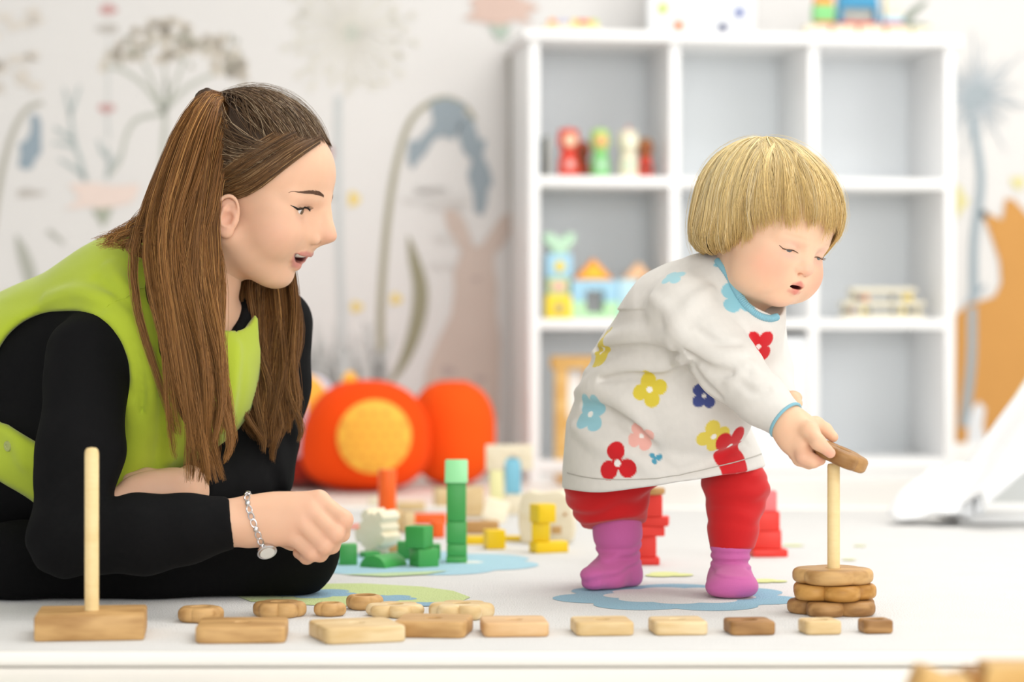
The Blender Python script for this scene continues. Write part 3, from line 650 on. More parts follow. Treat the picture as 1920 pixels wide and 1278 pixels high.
# ---- cushions
ORF, DOR, YLF, LVF = mat('felt_orange', '#fa4f12', 0.8, 0.25, 300, 0.06, 0.0, spec=0.1), mat('felt_deep_orange', '#f75a18', 0.8, 0.25, 300, 0.06, 0.0, spec=0.1), mat('felt_yellow', '#fbb83e', 0.75, 0.2, 300, 0.05, 0.3), mat('felt_lavender', '#dcd9ea', 0.8, 0.2, 300, 0.04, 0.3)
DRD = mat('felt_dark_red', '#a3260c', 0.8, 0.2, 300, 0.06, 0.2)
def pouf_me(R, H, n=48, m=28, lobes=0, amp=0.0, a0=0, a1=2*math.pi, th0=0, th1=math.pi, prof=0.0, wob=0.03, sd=0):
    v, f = [], []; closed = a1-a0 > 6.2; rr = random.Random(sd); ph = [rr.random()*6 for _ in range(4)]
    na = n if closed else n+1
    for i in range(na):
        a = a0+(a1-a0)*i/n
        for j in range(m+1):
            th = th0+(th1-th0)*j/m; c = math.cos(th); s = max(0.0, math.sin(th))**0.8
            k = 1+amp*abs(math.sin(lobes*a/2)) if lobes else 1
            k += wob*math.sin(2*a+ph[0])*s+wob*math.sin(3*a+2*th+ph[1])*s
            z = H*0.5*(1+math.copysign(abs(c)**0.8, c))
            k *= 1-prof*c; v.append((R*s*k*math.cos(a), R*s*k*math.sin(a), z))
    M = m+1
    for i in range(n):
        for j in range(m):
            a_, b_ = i*M+j, ((i+1) % na)*M+j; f.append((a_, a_+1, b_+1, b_))
    me = mesh('pouf', v, f); bm = bmesh.new(); bm.from_mesh(me); bmesh.ops.remove_doubles(bm, verts=bm.verts, dist=1e-5); bmesh.ops.recalc_face_normals(bm, faces=bm.faces); bm.to_mesh(me); bm.free()
    me.polygons.foreach_set('use_smooth', [True]*len(me.polygons)); return me
c = G(686, 925); c.y += 0.10; c.x = (686-960)/F*c.y
t = thing('floor_cushion', 'round orange floor cushion with a dotted yellow disc on its front', 'cushion', c, 0, 'floor cushions by the wall')
RP, HP = 121*c.y/F, (925-728)*c.y/F+0.012
link('cushion', pouf_me(RP, HP, sd=2, wob=0.03, prof=.13), ORF, t)
# dotted disc follows the cushion's front
def pouf_patch(R, H, cx, cz, rad, lift, n=40, m=10):
    v, f = [], []
    for i in range(n):
        a = 2*math.pi*i/n
        for j in range(m+1):
            r = rad*j/m; x, z = cx+r*math.cos(a), cz+r*math.sin(a); cc_ = min(0.999, max(-0.999, 2*z/H-1)); co = math.copysign(abs(cc_)**1.25, cc_)
            s = math.sqrt(1-co*co)**0.8*R*(1-.13*co); y = -math.sqrt(max(1e-4, s*s-x*x))-lift-0.01
            v.append((x, y, z))
    M = m+1; f = [(i*M+j, ((i+1) % n)*M+j, ((i+1) % n)*M+j+1, i*M+j+1) for i in range(n) for j in range(m)]
    me = mesh('patch', v, f); bm = bmesh.new(); bm.from_mesh(me); bmesh.ops.remove_doubles(bm, verts=bm.verts, dist=1e-5)
    for q in bm.faces: q.normal_update()
    for q in bm.faces:
        if q.normal.y > 0: q.normal_flip()
    bm.to_mesh(me); bm.free(); me.polygons.foreach_set('use_smooth', [True]*len(me.polygons))
    return me
dk = c.y/F
pd = link('yellow_disc', pouf_patch(RP, HP, 22*dk, 106*dk, 67*dk, 0.002), YLF, t)
for k in range(-4, 5):
    for q in range(-4, 5):
        xx, zz = (k*21+(q % 2)*10.5), q*19+3
        if xx*xx+zz*zz < 58**2: link('dot', pouf_patch(RP, HP, (22+xx)*dk, (106+zz)*dk, 5.5*dk, 0.0035, 12, 2), mat('felt_ochre', '#e9963a', 0.8), pd)
link('stem', lathe_me([(0, 0), (.02, 0), (.015, .012), (.006, .022), (0, .024)], 16), YLF, t, (-0.035, 0, HP-0.004))
c = G(848, 914); c.y += 0.09; c.x = (848-960)/F*c.y
t = thing('floor_cushion', 'plain round orange floor cushion leaning by the rabbit mural', 'cushion', c, 0, 'floor cushions by the wall')
link('cushion', pouf_me(81*c.y/F, (914-718)*c.y/F, sd=5, wob=0.02), DOR, t); link('seam', tube_me([(81*c.y/F*0.35*math.cos(a), 81*c.y/F*0.35*math.sin(a), (914-718)*c.y/F*0.985) for a in np.linspace(0, 6.28, 24)], 0.002, 6), ORF, t)
c = G(575, 922); c.y += 0.17; c.x = (556-960)/F*c.y
t = thing('floor_cushion', 'striped yellow, lavender and orange ball cushion behind the woman', 'cushion', c, 0, 'floor cushions by the wall')
Rc, Hc = 0.105, 0.255
for k in range(10):
    link('gore', pouf_me(Rc, Hc, 8, 24, a0=2*math.pi*k/10, a1=2*math.pi*(k+1)/10, wob=0, th1=math.pi*0.78), [YLF, LVF][k % 2] if k % 5 else ORF, t)
link('base', pouf_me(Rc*1.15, 0.085, sd=3), DRD, t)
# ---- canvas tent at the right
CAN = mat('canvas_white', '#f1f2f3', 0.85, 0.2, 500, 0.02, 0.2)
tb = G(1790, 965); t = thing('play_tent', 'white canvas play tent with a bunched flap at its foot', 'tent', tb)
def sheet(fn, nu, nv, th=0.004):
    v = [tuple(fn(i/nu, j/nv)) for i in range(nu+1) for j in range(nv+1)]; M = nv+1
    f = [(i*M+j, (i+1)*M+j, (i+1)*M+j+1, i*M+j+1) for i in range(nu) for j in range(nv)]
    me = mesh('sheet', v, f, True); return me
def L2(p): return Vector(p)-tb
A0, A1 = P(1752, 952, 4.28), P(1980, 640, 4.30); B0, B1 = P(1845, 950, 4.05), P(2060, 760, 4.10)
def flap(u, v):
    a = A0.lerp(A1, u); b = B0.lerp(B1, u); p = a.lerp(b, v); w_ = 0.010*math.sin(v*9+u*5)+0.006*math.sin(v*17-u*7)
    return L2(p)+Vector((w_*0.3, -w_*1.5, w_+0.015*math.sin(v*3.1)))
def solid(nm, me, m, par, th=0.005):
    o = link(nm, me, m, par); md = o.modifiers.new('thick', 'SOLIDIFY'); md.thickness = th; md.offset = 0; return o
solid('front_flap', sheet(flap, 40, 24), CAN, t)
C0, C1 = P(1800, 945, 4.75), P(2100, 520, 4.65)
def back(u, v):
    a = A0.lerp(A1, u); b = C0.lerp(C1, u); p = a.lerp(b, v); return L2(p)+Vector((0, 0, 0.006*math.sin(v*8+u*4)))
D0, D1 = P(2150, 950, 4.6), P(2250, 560, 4.6)
def inner(u, v): x = 1820+330*v; return L2(P(x, 972-(972-(940-(x-1760)*1.25))*u*.97, 4.62))
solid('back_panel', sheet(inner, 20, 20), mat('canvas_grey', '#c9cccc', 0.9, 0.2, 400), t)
def bunch(u, v):
    a = u*2*math.pi*0.9; r = 0.03+0.03*v+0.011*math.sin(u*23)+0.006*math.sin(u*41+v*5)
    c_ = P(1762, 950, 4.22).lerp(P(1795, 905, 4.24), 1-v); return L2(c_)+Vector((r*1.25*math.cos(a)-0.012*v, r*math.sin(a)-0.02*v, 0.03*(1-v)-0.012*v+0.006*math.sin(u*17+v*6)))
solid('bunched_hem', sheet(bunch, 90, 20), CAN, t)
link('pole', tube_me([L2(P(1770, 962, 4.3)), L2(P(1985, 630, 4.33))], 0.009, 12), BIRCH, t)
mp_ = G(1790, 972); t2 = thing('tent_mat', 'padded white mat on the floor under the tent', 'mat', (mp_.x+0.28, 4.33, RUGZ+.0002))
link('pad', box_me(0.66, 0.32, 0.016, 0.009, 0, seg=3), mat('mat_white', '#efefee', 0.8, 0.2, 300, 0.02), t2)
# ------------------------------------------------------------------ wooden building blocks on the rug
BG, BY, BR, BO = mat('block_green', '#46a451', 0.42, var=0.05), mat('block_yellow', '#f7cf12', 0.42, var=0.04), mat('block_red', '#ee3d33', 0.42, var=0.05), mat('block_orange', '#f9671a', 0.42, var=0.04)
BM, BPK, BN = mat('block_green_lit', '#8fd699', 0.4, var=0.03), mat('block_salmon', '#f08083', 0.42, var=0.04), wood('beech', '#eed7ab', '#d9b983', 0.5, 1.2, 14)
BP = wood('maple', '#f4ead2', '#e6d5b0', 0.5, 1.0, 10); BMID = wood('oak_tan', '#d8ad73', '#bb8c52', 0.5, 1.2, 14)
def bpx(label, x0, x1, yt, yb, Y, m, depth=None, rot=0.0, shape='box', cat='toy block', name='toy_block', bev=0.0022, zmin=RUGZ, tilt=None):
    """a block whose front spans columns x0..x1 and rows yt..yb at distance Y"""
    k = Y/F; z = max(zmin, HC-(yb-YH)*k); h = HC-(yt-YH)*k-z; wd = (x1-x0)*k; cx = ((x0+x1)/2-960)*k
    dep = depth or min(wd, 0.045)
    if rot and shape == 'box':
        wd = wd/(abs(math.cos(rot))+abs(math.sin(rot))*(dep/wd)); dep = depth or wd
    t = thing(name, label, cat, (cx, Y, z), rot, 'building blocks scattered on the rug')
    if shape == 'box': me = box_me(wd, dep, h, bev)
    elif shape == 'cyl': me = cyl_me(wd/2, h, bev)
    elif shape == 'half': me = prism_me([(wd/2*math.cos(a), h*math.sin(a)) for a in np.linspace(0, math.pi, 24)], dep, 0.0012)
    elif shape == 'wedge': me = prism_me([(-dep/2, 0), (dep/2, 0), (dep/2, h)], wd, 0.0015)
    o = link('block', me, m, t)
    if shape == 'wedge': o.rotation_euler = (0, 0, math.pi/2)
    if tilt: o.rotation_euler = tilt
    return t
zs = lambda y, Y: HC-(y-YH)*Y/F
# green tower
Y = 3.50
bpx('flat green block at the foot of the green tower', 837, 876, 1041, 1057, Y, BG)
bpx('second flat green block in the green tower', 838, 875.5, 1018, 1041, Y, BG)
bpx('green cube in the middle of the green tower', 837.5, 875, 976, 1018, Y, BG)
bpx('tall green block below the roof of the green tower', 838, 874, 904, 976, Y, BG)
bpx('green roof block, painted paler as if lit, on top of the green tower', 834, 877, 861, 904, Y, BM, 0.032, 0, 'wedge')  # paler green paints the overhead light on the sloped face into the colour
# green pile
bpx('green cube beside the woman\'s knee', 634, 671, 1019, 1058, 3.47, BG, 0.034, 0.08)
bpx('low green block behind the half-round one', 674, 714, 1033, 1051, 3.58, BG, 0.02, 0.5)
bpx('green half-round block lying before the green cubes', 690, 748, 1038, 1066, 3.44, BG, 0.055, -0.55, 'half')
bpx('lower green cube of the pile beside the half-round block', 766, 824, 1027, 1065, 3.44, BG, None, 0.5)
bpx('upper green cube stacked on the pile', 759, 813, 985, 1026.5, 3.44, BG, None, -0.42)
bpx('green cube behind the pile on its left side', 744, 772, 1014, 1056, 3.55, BG, 0.022, 0.05)
bpx('green cube behind the pile on its right side', 800, 826, 1019, 1056, 3.55, BG, 0.022, 0.0)
# gear-shaped animal piece
g = []
for k in range(72):
    a = 2*math.pi*k/72; r = 1+0.20*math.copysign(abs(math.cos(2.5*a+.6))**0.7, math.cos(2*(2.5*a+.6))); g.append((0.024*r*math.cos(a), 0.030*r*math.sin(a)))
t = thing('wooden_cog', 'pale wooden cog-shaped block leaning behind the green pile', 'toy block', P(710, 1046, 3.62), -0.62)
t.location.z = RUGZ+0.0; link('block', prism_me(g, 0.042, 0.001), BP, t, (0, 0, 0.036), (0, 0.2, 0))
bpx('tan wooden block under the wooden cog', 722, 748, 1020, 1042, 3.66, BMID, 0.02, 0.1)
# orange group
bpx('natural wooden block carrying the orange cylinder', 690, 758, 958, 994, 4.05, BN, 0.05, 0.1)
bpx('tall orange cylinder standing on a wooden block', 709, 743, 880, 958, 4.05, BO, None, 0, 'cyl')
bpx('flat orange block lying near the woman\'s hand', 640, 684, 984, 998, 4.12, BO, 0.03, 0.15)
bpx('long orange block lying behind the green tower', 772, 838, 962, 990, 4.2, BO, 0.03, 0.05)
bpx('short orange cylinder beside the green tower', 806, 834, 976, 1014, 3.92, BO, None, 0, 'cyl')
# natural blocks further back
bpx('pale wooden block left of the orange cylinder, far back', 690, 716, 932, 952, 4.58, BP, 0.03, 0.1, zmin=0.0)
bpx('long pale wooden block behind the orange cylinder', 742, 798, 940, 957, 4.50, BN, 0.03, 0.1)
bpx('small wooden cube between the orange blocks', 754, 778, 960, 998, 4.0, BN, 0.025, 0.2)
bpx('pale wooden slab behind the green tower', 812, 866, 914, 952, 4.62, BN, 0.04, 0.2, zmin=0.0)
bpx('tall pale wooden block right of the green tower', 866, 908, 912, 968, 4.35, BN, 0.03, 0.1)
bpx('whitish wooden tile leaning on the pale blocks', 900, 946, 932, 978, 4.22, BP, 0.012, 0.0, tilt=(-0.45, 0.3, 0))
bpx('tan wooden block lying beside the yellow bar', 872, 936, 976, 1004, 4.0, BMID, 0.03, 0.1)
# arch house
bpx('pale yellow upright block under the wooden arch', 918, 944, 880, 966, 4.42, mat('block_cream', '#f3efb4', 0.45), 0.03, 0)
bpx('pale wooden upright block under the right end of the arch', 944, 990, 925, 966, 4.42, BP, 0.03, 0)
k = 4.42/F; zb = zs(925, 4.42)
bpx('light blue arched block standing below the wooden arch', 947, 977, 858, 925, 4.415, mat('block_sky', '#86c9e2', 0.45), 0.02, 0, zmin=0)
Wd, Hd = 88*k, 46*k; ar = [(-Wd/2, 0), (-Wd/2, Hd), (Wd/2, Hd), (Wd/2, 0), (21*k, 0)]+[(6*k+17*k*math.cos(a), 26*k*math.sin(a)) for a in np.linspace(0.1, math.pi-0.1, 14)]+[(-12*k, 0)]
t = thing('toy_block', 'natural wooden arch block on top of the small block house', 'toy block', P(955, 880, 4.42), 0, 'building blocks scattered on the rug'); link('block', prism_me(ar, 0.03, 0.001), BP, t)
# yellow group
bpx('yellow bar lying left of the yellow cube', 868, 912, 1004, 1027, 3.80, BY, 0.024, 0.05)
bpx('yellow cube lying before the yellow bars', 906, 948, 992, 1030, 3.72, BY, 0.03, 0.25)
bpx('yellow bar lying right of the yellow cube', 944, 982, 1004, 1022, 3.86, BY, 0.024, -0.1)
bpx('long yellow bar at the foot of the yellow stack', 992, 1066, 1014, 1037, 3.66, BY, 0.028, 0.42)
bpx('yellow block standing on the long bar', 997, 1031, 979, 1014, 3.66, BY, 0.026, 0.0)
bpx('yellow cube on top of the yellow stack', 992, 1043, 944, 979, 3.66, BY, None, 0.5)
# hippo piece
h = [(-.040, 0), (-.022, 0), (-.020, .010), (.006, .010), (.010, 0), (.030, 0), (.040, .004), (.044, .022), (.042, .050), (.036, .072), (.022, .084), (.006, .082), (-.010, .080), (-.026, .084), (-.038, .078), (-.044, .058), (-.045, .030)]
t = thing('wooden_animal', 'pale wooden animal head block behind the yellow stack', 'toy', (P(1027, 1018, 3.82).x, 3.82, RUGZ), -0.15)
link('body', prism_me(h, 0.035, 0.004), BP, t); link('eye', cyl_me(0.003, 0.002, 0.0005, 14), BMID, t, (.030, -0.0172, .047), (math.pi/2, 0, 0))
link('mouth', box_me(0.016, 0.002, 0.012, 0.0008), BMID, t, (.016, -0.0175, .016))
# red stacks
bpx('short red block at the foot of the stack between the child\'s legs', 1186, 1236, 1043, 1061, 3.47, BR, 0.03)
bpx('red upright block second from the foot of the stack between the child\'s legs', 1190, 1230, 1004, 1043, 3.47, BR, 0.026)
bpx('flat red block third from the foot of the stack between the child\'s legs', 1184, 1246, 985, 1004, 3.47, BR, 0.03, 0.12)
bpx('wide flat red block jutting out of the stack between the child\'s legs', 1188, 1256, 967, 985, 3.47, BR, 0.03, -0.1)
bpx('red cube near the top of the stack between the child\'s legs', 1196, 1241, 926, 967, 3.47, BR, 0.032)
bpx('thin round wooden piece on top of the red stack between the child\'s legs', 1194, 1247, 914, 926, 3.47, BMID, None, 0, 'cyl')
bpx('wide red block at the foot of the stack behind the forward leg', 1404, 1475, 1027, 1048, 3.60, BR, 0.045, 0.1)
bpx('red block second from the foot of the stack behind the forward leg', 1400, 1467, 993, 1027, 3.60, BR, 0.036, -0.1)
bpx('red cube third from the foot of the stack behind the forward leg', 1406, 1460, 957, 993, 3.60, BR, 0.036, 0.0)
bpx('salmon pink block on top of the stack behind the forward leg', 1412, 1455, 919, 957, 3.60, BPK, 0.03, 0.0)
# blurred wooden toy in the foreground
FW = wood('front_wood', '#e3bd7b', '#c99a55', 0.5, 0.8, 16)
Yf = 1.92; k = Yf/F
t = thing('wooden_toy_house', 'wooden toy with a round hole lying on the floor at the front right', 'toy', ((1800-960)*k, Yf, 0))
Hf = HC-(1240-YH)*k
pts = [(-130*k, 0), (-118*k, Hf*0.45), (-80*k, Hf*0.93), (-70*k, Hf*0.97), (-20*k, Hf*0.86), (10*k, Hf*0.9), (10*k, 0)]
link('left_part', prism_me(pts, 0.05, 0.003), FW, t)
link('post', box_me(22*k, 0.045, Hf*0.93, 0.003), wood('front_wood_dark', '#c08d48', '#a8763a', 0.5, 0.8, 16), t, (24*k, 0.004, 0))
cx, cz, rr_ = 93*k, Hf*0.42, 24*k
bm = bmesh.new(); x0, x1, z1 = 36*k, 170*k, Hf*0.99; nseg = 32; inn, out = [], []
for i in range(nseg):
    a = 2*math.pi*i/nseg; c_, s_ = math.cos(a), math.sin(a); inn.append((cx+rr_*c_, cz+rr_*s_*1.1))
    tt = min([(x1-cx)/c_ if c_ > 1e-6 else 1e9, (x0-cx)/c_ if c_ < -1e-6 else 1e9, (z1-cz)/s_ if s_ > 1e-6 else 1e9, (0-cz)/s_ if s_ < -1e-6 else 1e9]); out.append((cx+tt*c_, cz+tt*s_))
v, f = [], []
for yy in (-0.025, 0.025):
    for ring in (inn, out):
        for a, b in ring: v.append((a, yy, b))
for i in range(nseg):
    j = (i+1) % nseg; I = lambda q, i_: q*nseg+i_
    f += [(I(0, i), I(0, j), I(1, j), I(1, i)), (I(2, i), I(3, i), I(3, j), I(2, j)), (I(0, i), I(2, i), I(2, j), I(0, j)), (I(1, i), I(1, j), I(3, j), I(3, i))]
me = mesh('holed', v, f); bm.from_mesh(me); bmesh.ops.recalc_face_normals(bm, faces=bm.faces); bm.to_mesh(me); bm.free(); link('holed_part', sharp(me, 30), FW, t)
# ------------------------------------------------------------------ stacking toys in the front row
WA, WBm, WC = wood('wood_warm', '#d6ac72', '#aa7e49', 0.5, 1.0, 22), wood('wood_light', '#efd8ac', '#d6b47c', 0.5, 1.0, 18), wood('wood_dark', '#bb8f5a', '#8a6034', 0.5, 1.1, 24)
WP = wood('wood_peg', '#f3dba4', '#e4c283', 0.5, 1.0, 10)
WPK = wood('wood_pinkish', '#ecc99a', '#d7a871', 0.5, 1.0, 16)
Z0 = RUGZ
# left pegged base
Yb = 2.66; k = Yb/F
t = thing('peg_toy', 'empty wooden peg on a square base beside the woman\'s elbow', 'stacking toy', ((172-960)*k, Yb, Z0), 0.12, 'pegs of the stacking toys')
link('base', box_me(0.118, 0.10, 0.028, 0.003), WA, t)
hp = HC-(838-YH)*k-Z0
link('peg', lathe_me([(0, 0.027), (0.0078, 0.027), (0.0078, hp-0.007), (0.0070, hp-0.003), (0.005, hp-0.0008), (0, hp)], 28), WP, t)
# row of square plates
def plate(label, x0, x1, yb, yt, m, rot, br=0.006):
    Yf = F*(HC-Z0)/(yb-YH); s = (x1-x0)*Yf/F; ca, sa = abs(math.cos(rot)), abs(math.sin(rot)); a = s/(ca+sa); Yc = Yf+a*(ca+sa)/2*0.98
    s = (x1-x0)*(Yf+a*0.2)/F; a = s/(ca+sa); h = (yb-yt)*Yf/F
    cx = ((x0+x1)/2-960)*(Yf+a*0.25)/F
    t = thing('square_plate', label, 'stacking piece', (cx, Yc, Z0), rot, 'square stacking plates in the front row')
    link('plate', ring_disc_me(rsquare(a/2, br), h, 0.009, 0.0035, 128), m, t)
plate('largest square wooden plate, first in the front row', 360, 540, 1207, 1176, WA, 0.06, 0.002)
plate('square wooden plate turned cornerwise, second in the front row', 566, 764, 1209, 1178, WBm, 0.32, 0.002)
plate('square wooden plate touching the cornerwise one, third in the front row', 736, 888, 1197, 1166, WA, -0.12, 0.002)
plate('square wooden plate with rosy tint, fourth in the front row', 897, 1031, 1195, 1168, WPK, 0.08, 0.006)
plate('pale square wooden plate, fifth in the front row', 1069, 1190, 1193, 1167, WBm, 0.10, 0.006)
plate('striped pale square wooden plate, sixth in the front row', 1217, 1328, 1192, 1166, WBm, 0.10, 0.006)
plate('brown grained square wooden plate, seventh in the front row', 1359, 1455, 1192, 1166, WC, 0.12, 0.006)
plate('small pale square wooden plate in front of the flower stack', 1499, 1580, 1191, 1165, WBm, 0.16, 0.007)
plate('smallest square wooden plate, last in the front row', 1611, 1677, 1189, 1163, WC, 0.16, 0.007)
# flower rings behind
def fring(label, x0, x1, yb, yt, m, n=6, amp=0.13, ph=0.0, rh=0.010):
    Yf = F*(HC-Z0)/(yb-YH); w_ = (x1-x0)*(Yf+0.02)/F; Yc = Yf+w_*0.46; h = (yb-yt)*Yf/F
    t = thing('flower_ring', label, 'stacking piece', (((x0+x1)/2-960)*Yc/F, Yc, Z0), 0, 'flower stacking rings on the rug')
    link('ring', ring_disc_me(flower(w_/2, n, amp, ph), h, rh, 0.007, 120), m, t)
fring('small round wooden ring nearest the empty peg', 332, 420, 1169, 1141, WA, 5, 0.05, 0, 0.011)
fring('flower-shaped wooden ring behind the largest square plate', 474, 575, 1160, 1132, WA, 6, 0.08)
fring('small flower-shaped ring standing left of the doughnut-like one', 588, 650, 1157, 1132, WA, 5, 0.06, 0.3)
fring('doughnut-like wooden ring furthest back of the loose rings', 648, 720, 1145, 1118, WA, 4, 0.06, 0.4, 0.013)
fring('pale flower-shaped ring behind the cornerwise plate', 684, 797, 1160, 1137, WBm, 6, 0.12, 0.2)
fring('wide pale flower-shaped ring behind the rosy plate', 803, 928, 1164, 1136, WBm, 6, 0.14, 0.1)
# right peg with flower discs
Yp = 2.87; k = Yp/F; px_ = (1563-960)*k
t = thing('peg_toy', 'wooden peg standing in the flower-shaped base in front of the child', 'stacking toy', (px_, Yp, Z0), 0.0, 'pegs of the stacking toys')
hz = [(1160, 1129), (1129, 1099), (1099, 1070)]
zt = [Z0]+[HC-(b-YH)*(Yp-0.045)/F for a, b in hz]
link('base', ring_disc_me(flower(0.055, 5, 0.16, 0.75), zt[1]-zt[0]-0.0006, 0.006, 0.007, 140), WC, t)
hp = HC-(868-YH)*k-Z0
link('peg', lathe_me([(0, 0.004), (0.0075, 0.004), (0.0075, hp-0.003), (0.0066, hp-0.0006), (0, hp)], 28), WP, t)
for i, (lb, m, n, ph, R) in enumerate((('golden flower-shaped disc in the middle of the pegged stack', wood('wood_gold', '#cf9c55', '#a8742f', 0.45, 1.2, 24), 5, 1.35, 0.0515), ('brown flower-shaped disc on top of the pegged stack', WA, 4, 0.3, 0.048))):
    t = thing('flower_disc', lb, 'stacking piece', (px_-0.001, Yp, zt[i+1]), 0.0, 'flower discs of the pegged stack')
    link('disc', ring_disc_me(flower(R, n, 0.13 if i == 0 else 0.07, ph), zt[i+2]-zt[i+1]-0.0006, 0.0088, 0.007, 140), m, t)
# disc held by the child
HELD = P(1576, 855, 2.865)
t = thing('flower_disc', 'dark flower-shaped disc held tilted over the peg by the child', 'stacking piece', HELD, 0, 'flower discs of the pegged stack')
t.rotation_euler = (math.radians(6), math.radians(23), 0)
link('disc', ring_disc_me(flower(0.0335, 5, 0.08, 0.2), 0.0185, 0.0088, 0.006, 120), WC, t, (0, 0, -0.009))
# ------------------------------------------------------------------ people: shared pieces
SKIN = vcol('skin', 0.5, 0.0, 0.22, 0.06, 700, 0.3)
EYEM = vcol('eye_wet', 0.12, spec=0.5)
HAIRM = vcol('hair_strands', 0.42, 0.0, spec=0.35)
LASH = mat('lash_black', '#15110f', 0.6)
TEETH = mat('teeth', '#f3eee6', 0.3)
def frame(O, psi, pitch, roll=0.0):
    """x forward (psi from +X towards the viewer, pitch down), y the person's left, z up"""
    R = Matrix.Rotation(-psi, 4, 'Z') @ Matrix.Rotation(pitch, 4, 'Y') @ Matrix.Rotation(roll, 4, 'X')
    return Matrix.Translation(O) @ R
def xf(M, v): return np.asarray(v)@np.array(M.to_3x3()).T+np.array(M.translation)
def eyeball(name, M, c, r, gaze, iris, base, parent, ri=0.0058, n=40, m=28):
    g = Vector(gaze).normalized(); q = Vector((0, 0, 1)).rotation_difference(g); v, f, col = [], [], []
    for j in range(m+1):
        th = math.pi*j/m
        for i in range(n):
            a = 2*math.pi*i/n; p = Vector((math.sin(th)*math.cos(a), math.sin(th)*math.sin(a), math.cos(th))); v.append(Vector(c)+(q@p)*r)
            s = th*r; ang = 0.85+0.15*math.sin(a*17)
            col.append((0.006, 0.005, 0.005) if s < ri*0.42 else (tuple(k*ang for k in iris) if s < ri*0.9 else (tuple(k*0.35 for k in iris) if s < ri else (0.78, 0.72, 0.69))))
    for j in range(m):
        for i in range(n): f.append((j*n+i, j*n+(i+1) % n, (j+1)*n+(i+1) % n, (j+1)*n+i))
    w_ = xf(M, np.array([tuple(p) for p in v]))-np.array(base); me = np_mesh(name, w_, np.array(f)[:, ::-1], np.array(col)); return link(name, me, EYEM, parent)
def ear_ops(Fd, c, s, h=0.05, w=0.031, tilt=0.0, out=0.35):
    """outer ear on side s (+1 left); c centre on the head side"""
    c = Vector(c); e2 = Vector((-math.sin(tilt), 0, math.cos(tilt))); n = Vector((-math.sin(out), s*math.cos(out), 0.05)).normalized(); e1 = e2.cross(n)*(-s)
    e1 = e1 if e1.x > 0 else -e1; e1.normalize()
    def Q(a, b, o): return c+e1*(a*w)+e2*(b*h)+n*o
    R = Matrix((e1, n, e2)).transposed()
    Fd.ell(Q(0, 0.02, 0.006), (w*0.47, 0.0042, h*0.46), R, 0.006)
    Fd.ell(Q(0.08, -0.36, 0.005), (w*0.25, 0.004, h*0.15), R, 0.005)
    rim = [Q(0.30, 0.02, .004), (Q(0.36, 0.22, .008)), Q(0.22, 0.42, .0105), Q(-0.06, 0.49, .0115), Q(-0.34, 0.36, .0115), Q(-0.47, 0.10, .0115), Q(-0.42, -0.14, .0105), Q(-0.24, -0.32, .008), Q(-0.02, -0.42, .006)]
    rim = [Vector(p) for p in catmull(rim, 22)]; Fd.chain(rim, [0.0019]*6+[0.0024]*10+[0.002]*6, 0.0015)
    anti = [Q(0.02, 0.28, .0085), Q(-0.16, 0.16, .0095), Q(-0.22, -0.04, .0095), Q(-0.12, -0.20, .009), Q(0.10, -0.24, .0085)]; Fd.chain(anti, [0.0022, .0026, .0026, .0026, .0026], 0.002)
    Fd.ell(Q(0.06, -0.03, 0.0125), (w*0.21, 0.0085, h*0.17), R, 0.003, 's')
    Fd.ell(Q(0.06, 0.22, 0.0125), (w*0.16, 0.005, h*0.10), R, 0.003, 's')
    Fd.cap(Q(0.33, -0.02, .004), Q(0.30, -0.12, .006), 0.0032, 0.003, 0.003)
def on_field0(F_, pts, lift, it=8):
    pts = np.array([A3(p) for p in pts])
    for _ in range(it):
        d = F_.eval(pts); e = 5e-4; g = np.stack([(F_.eval(pts+np.eye(3)[i]*e)-d)/e for i in range(3)], 1); g /= np.linalg.norm(g, axis=1, keepdims=True)+1e-9; pts = pts-g*(d-lift)[:, None]*.8
    return pts
def body_join(parts):
    vs, fs, cs, o = [], [], [], 0
    for v, f, c in parts: vs.append(v); fs.append(f+o); cs.append(c); o += len(v)
    return np.concatenate(vs), np.concatenate(fs), np.concatenate(cs)

def ray_hit(F_, x, y, Y0=2.75, Y1=3.4, n=700):
    Ys = np.linspace(Y0, Y1, n); d = F_.eval(np.stack([(x-960)/F*Ys, Ys, HC-(y-YH)*Ys/F], 1)); i = np.nonzero(d < 0)[0]
    return P(x, y, Ys[i[0]]) if len(i) else None
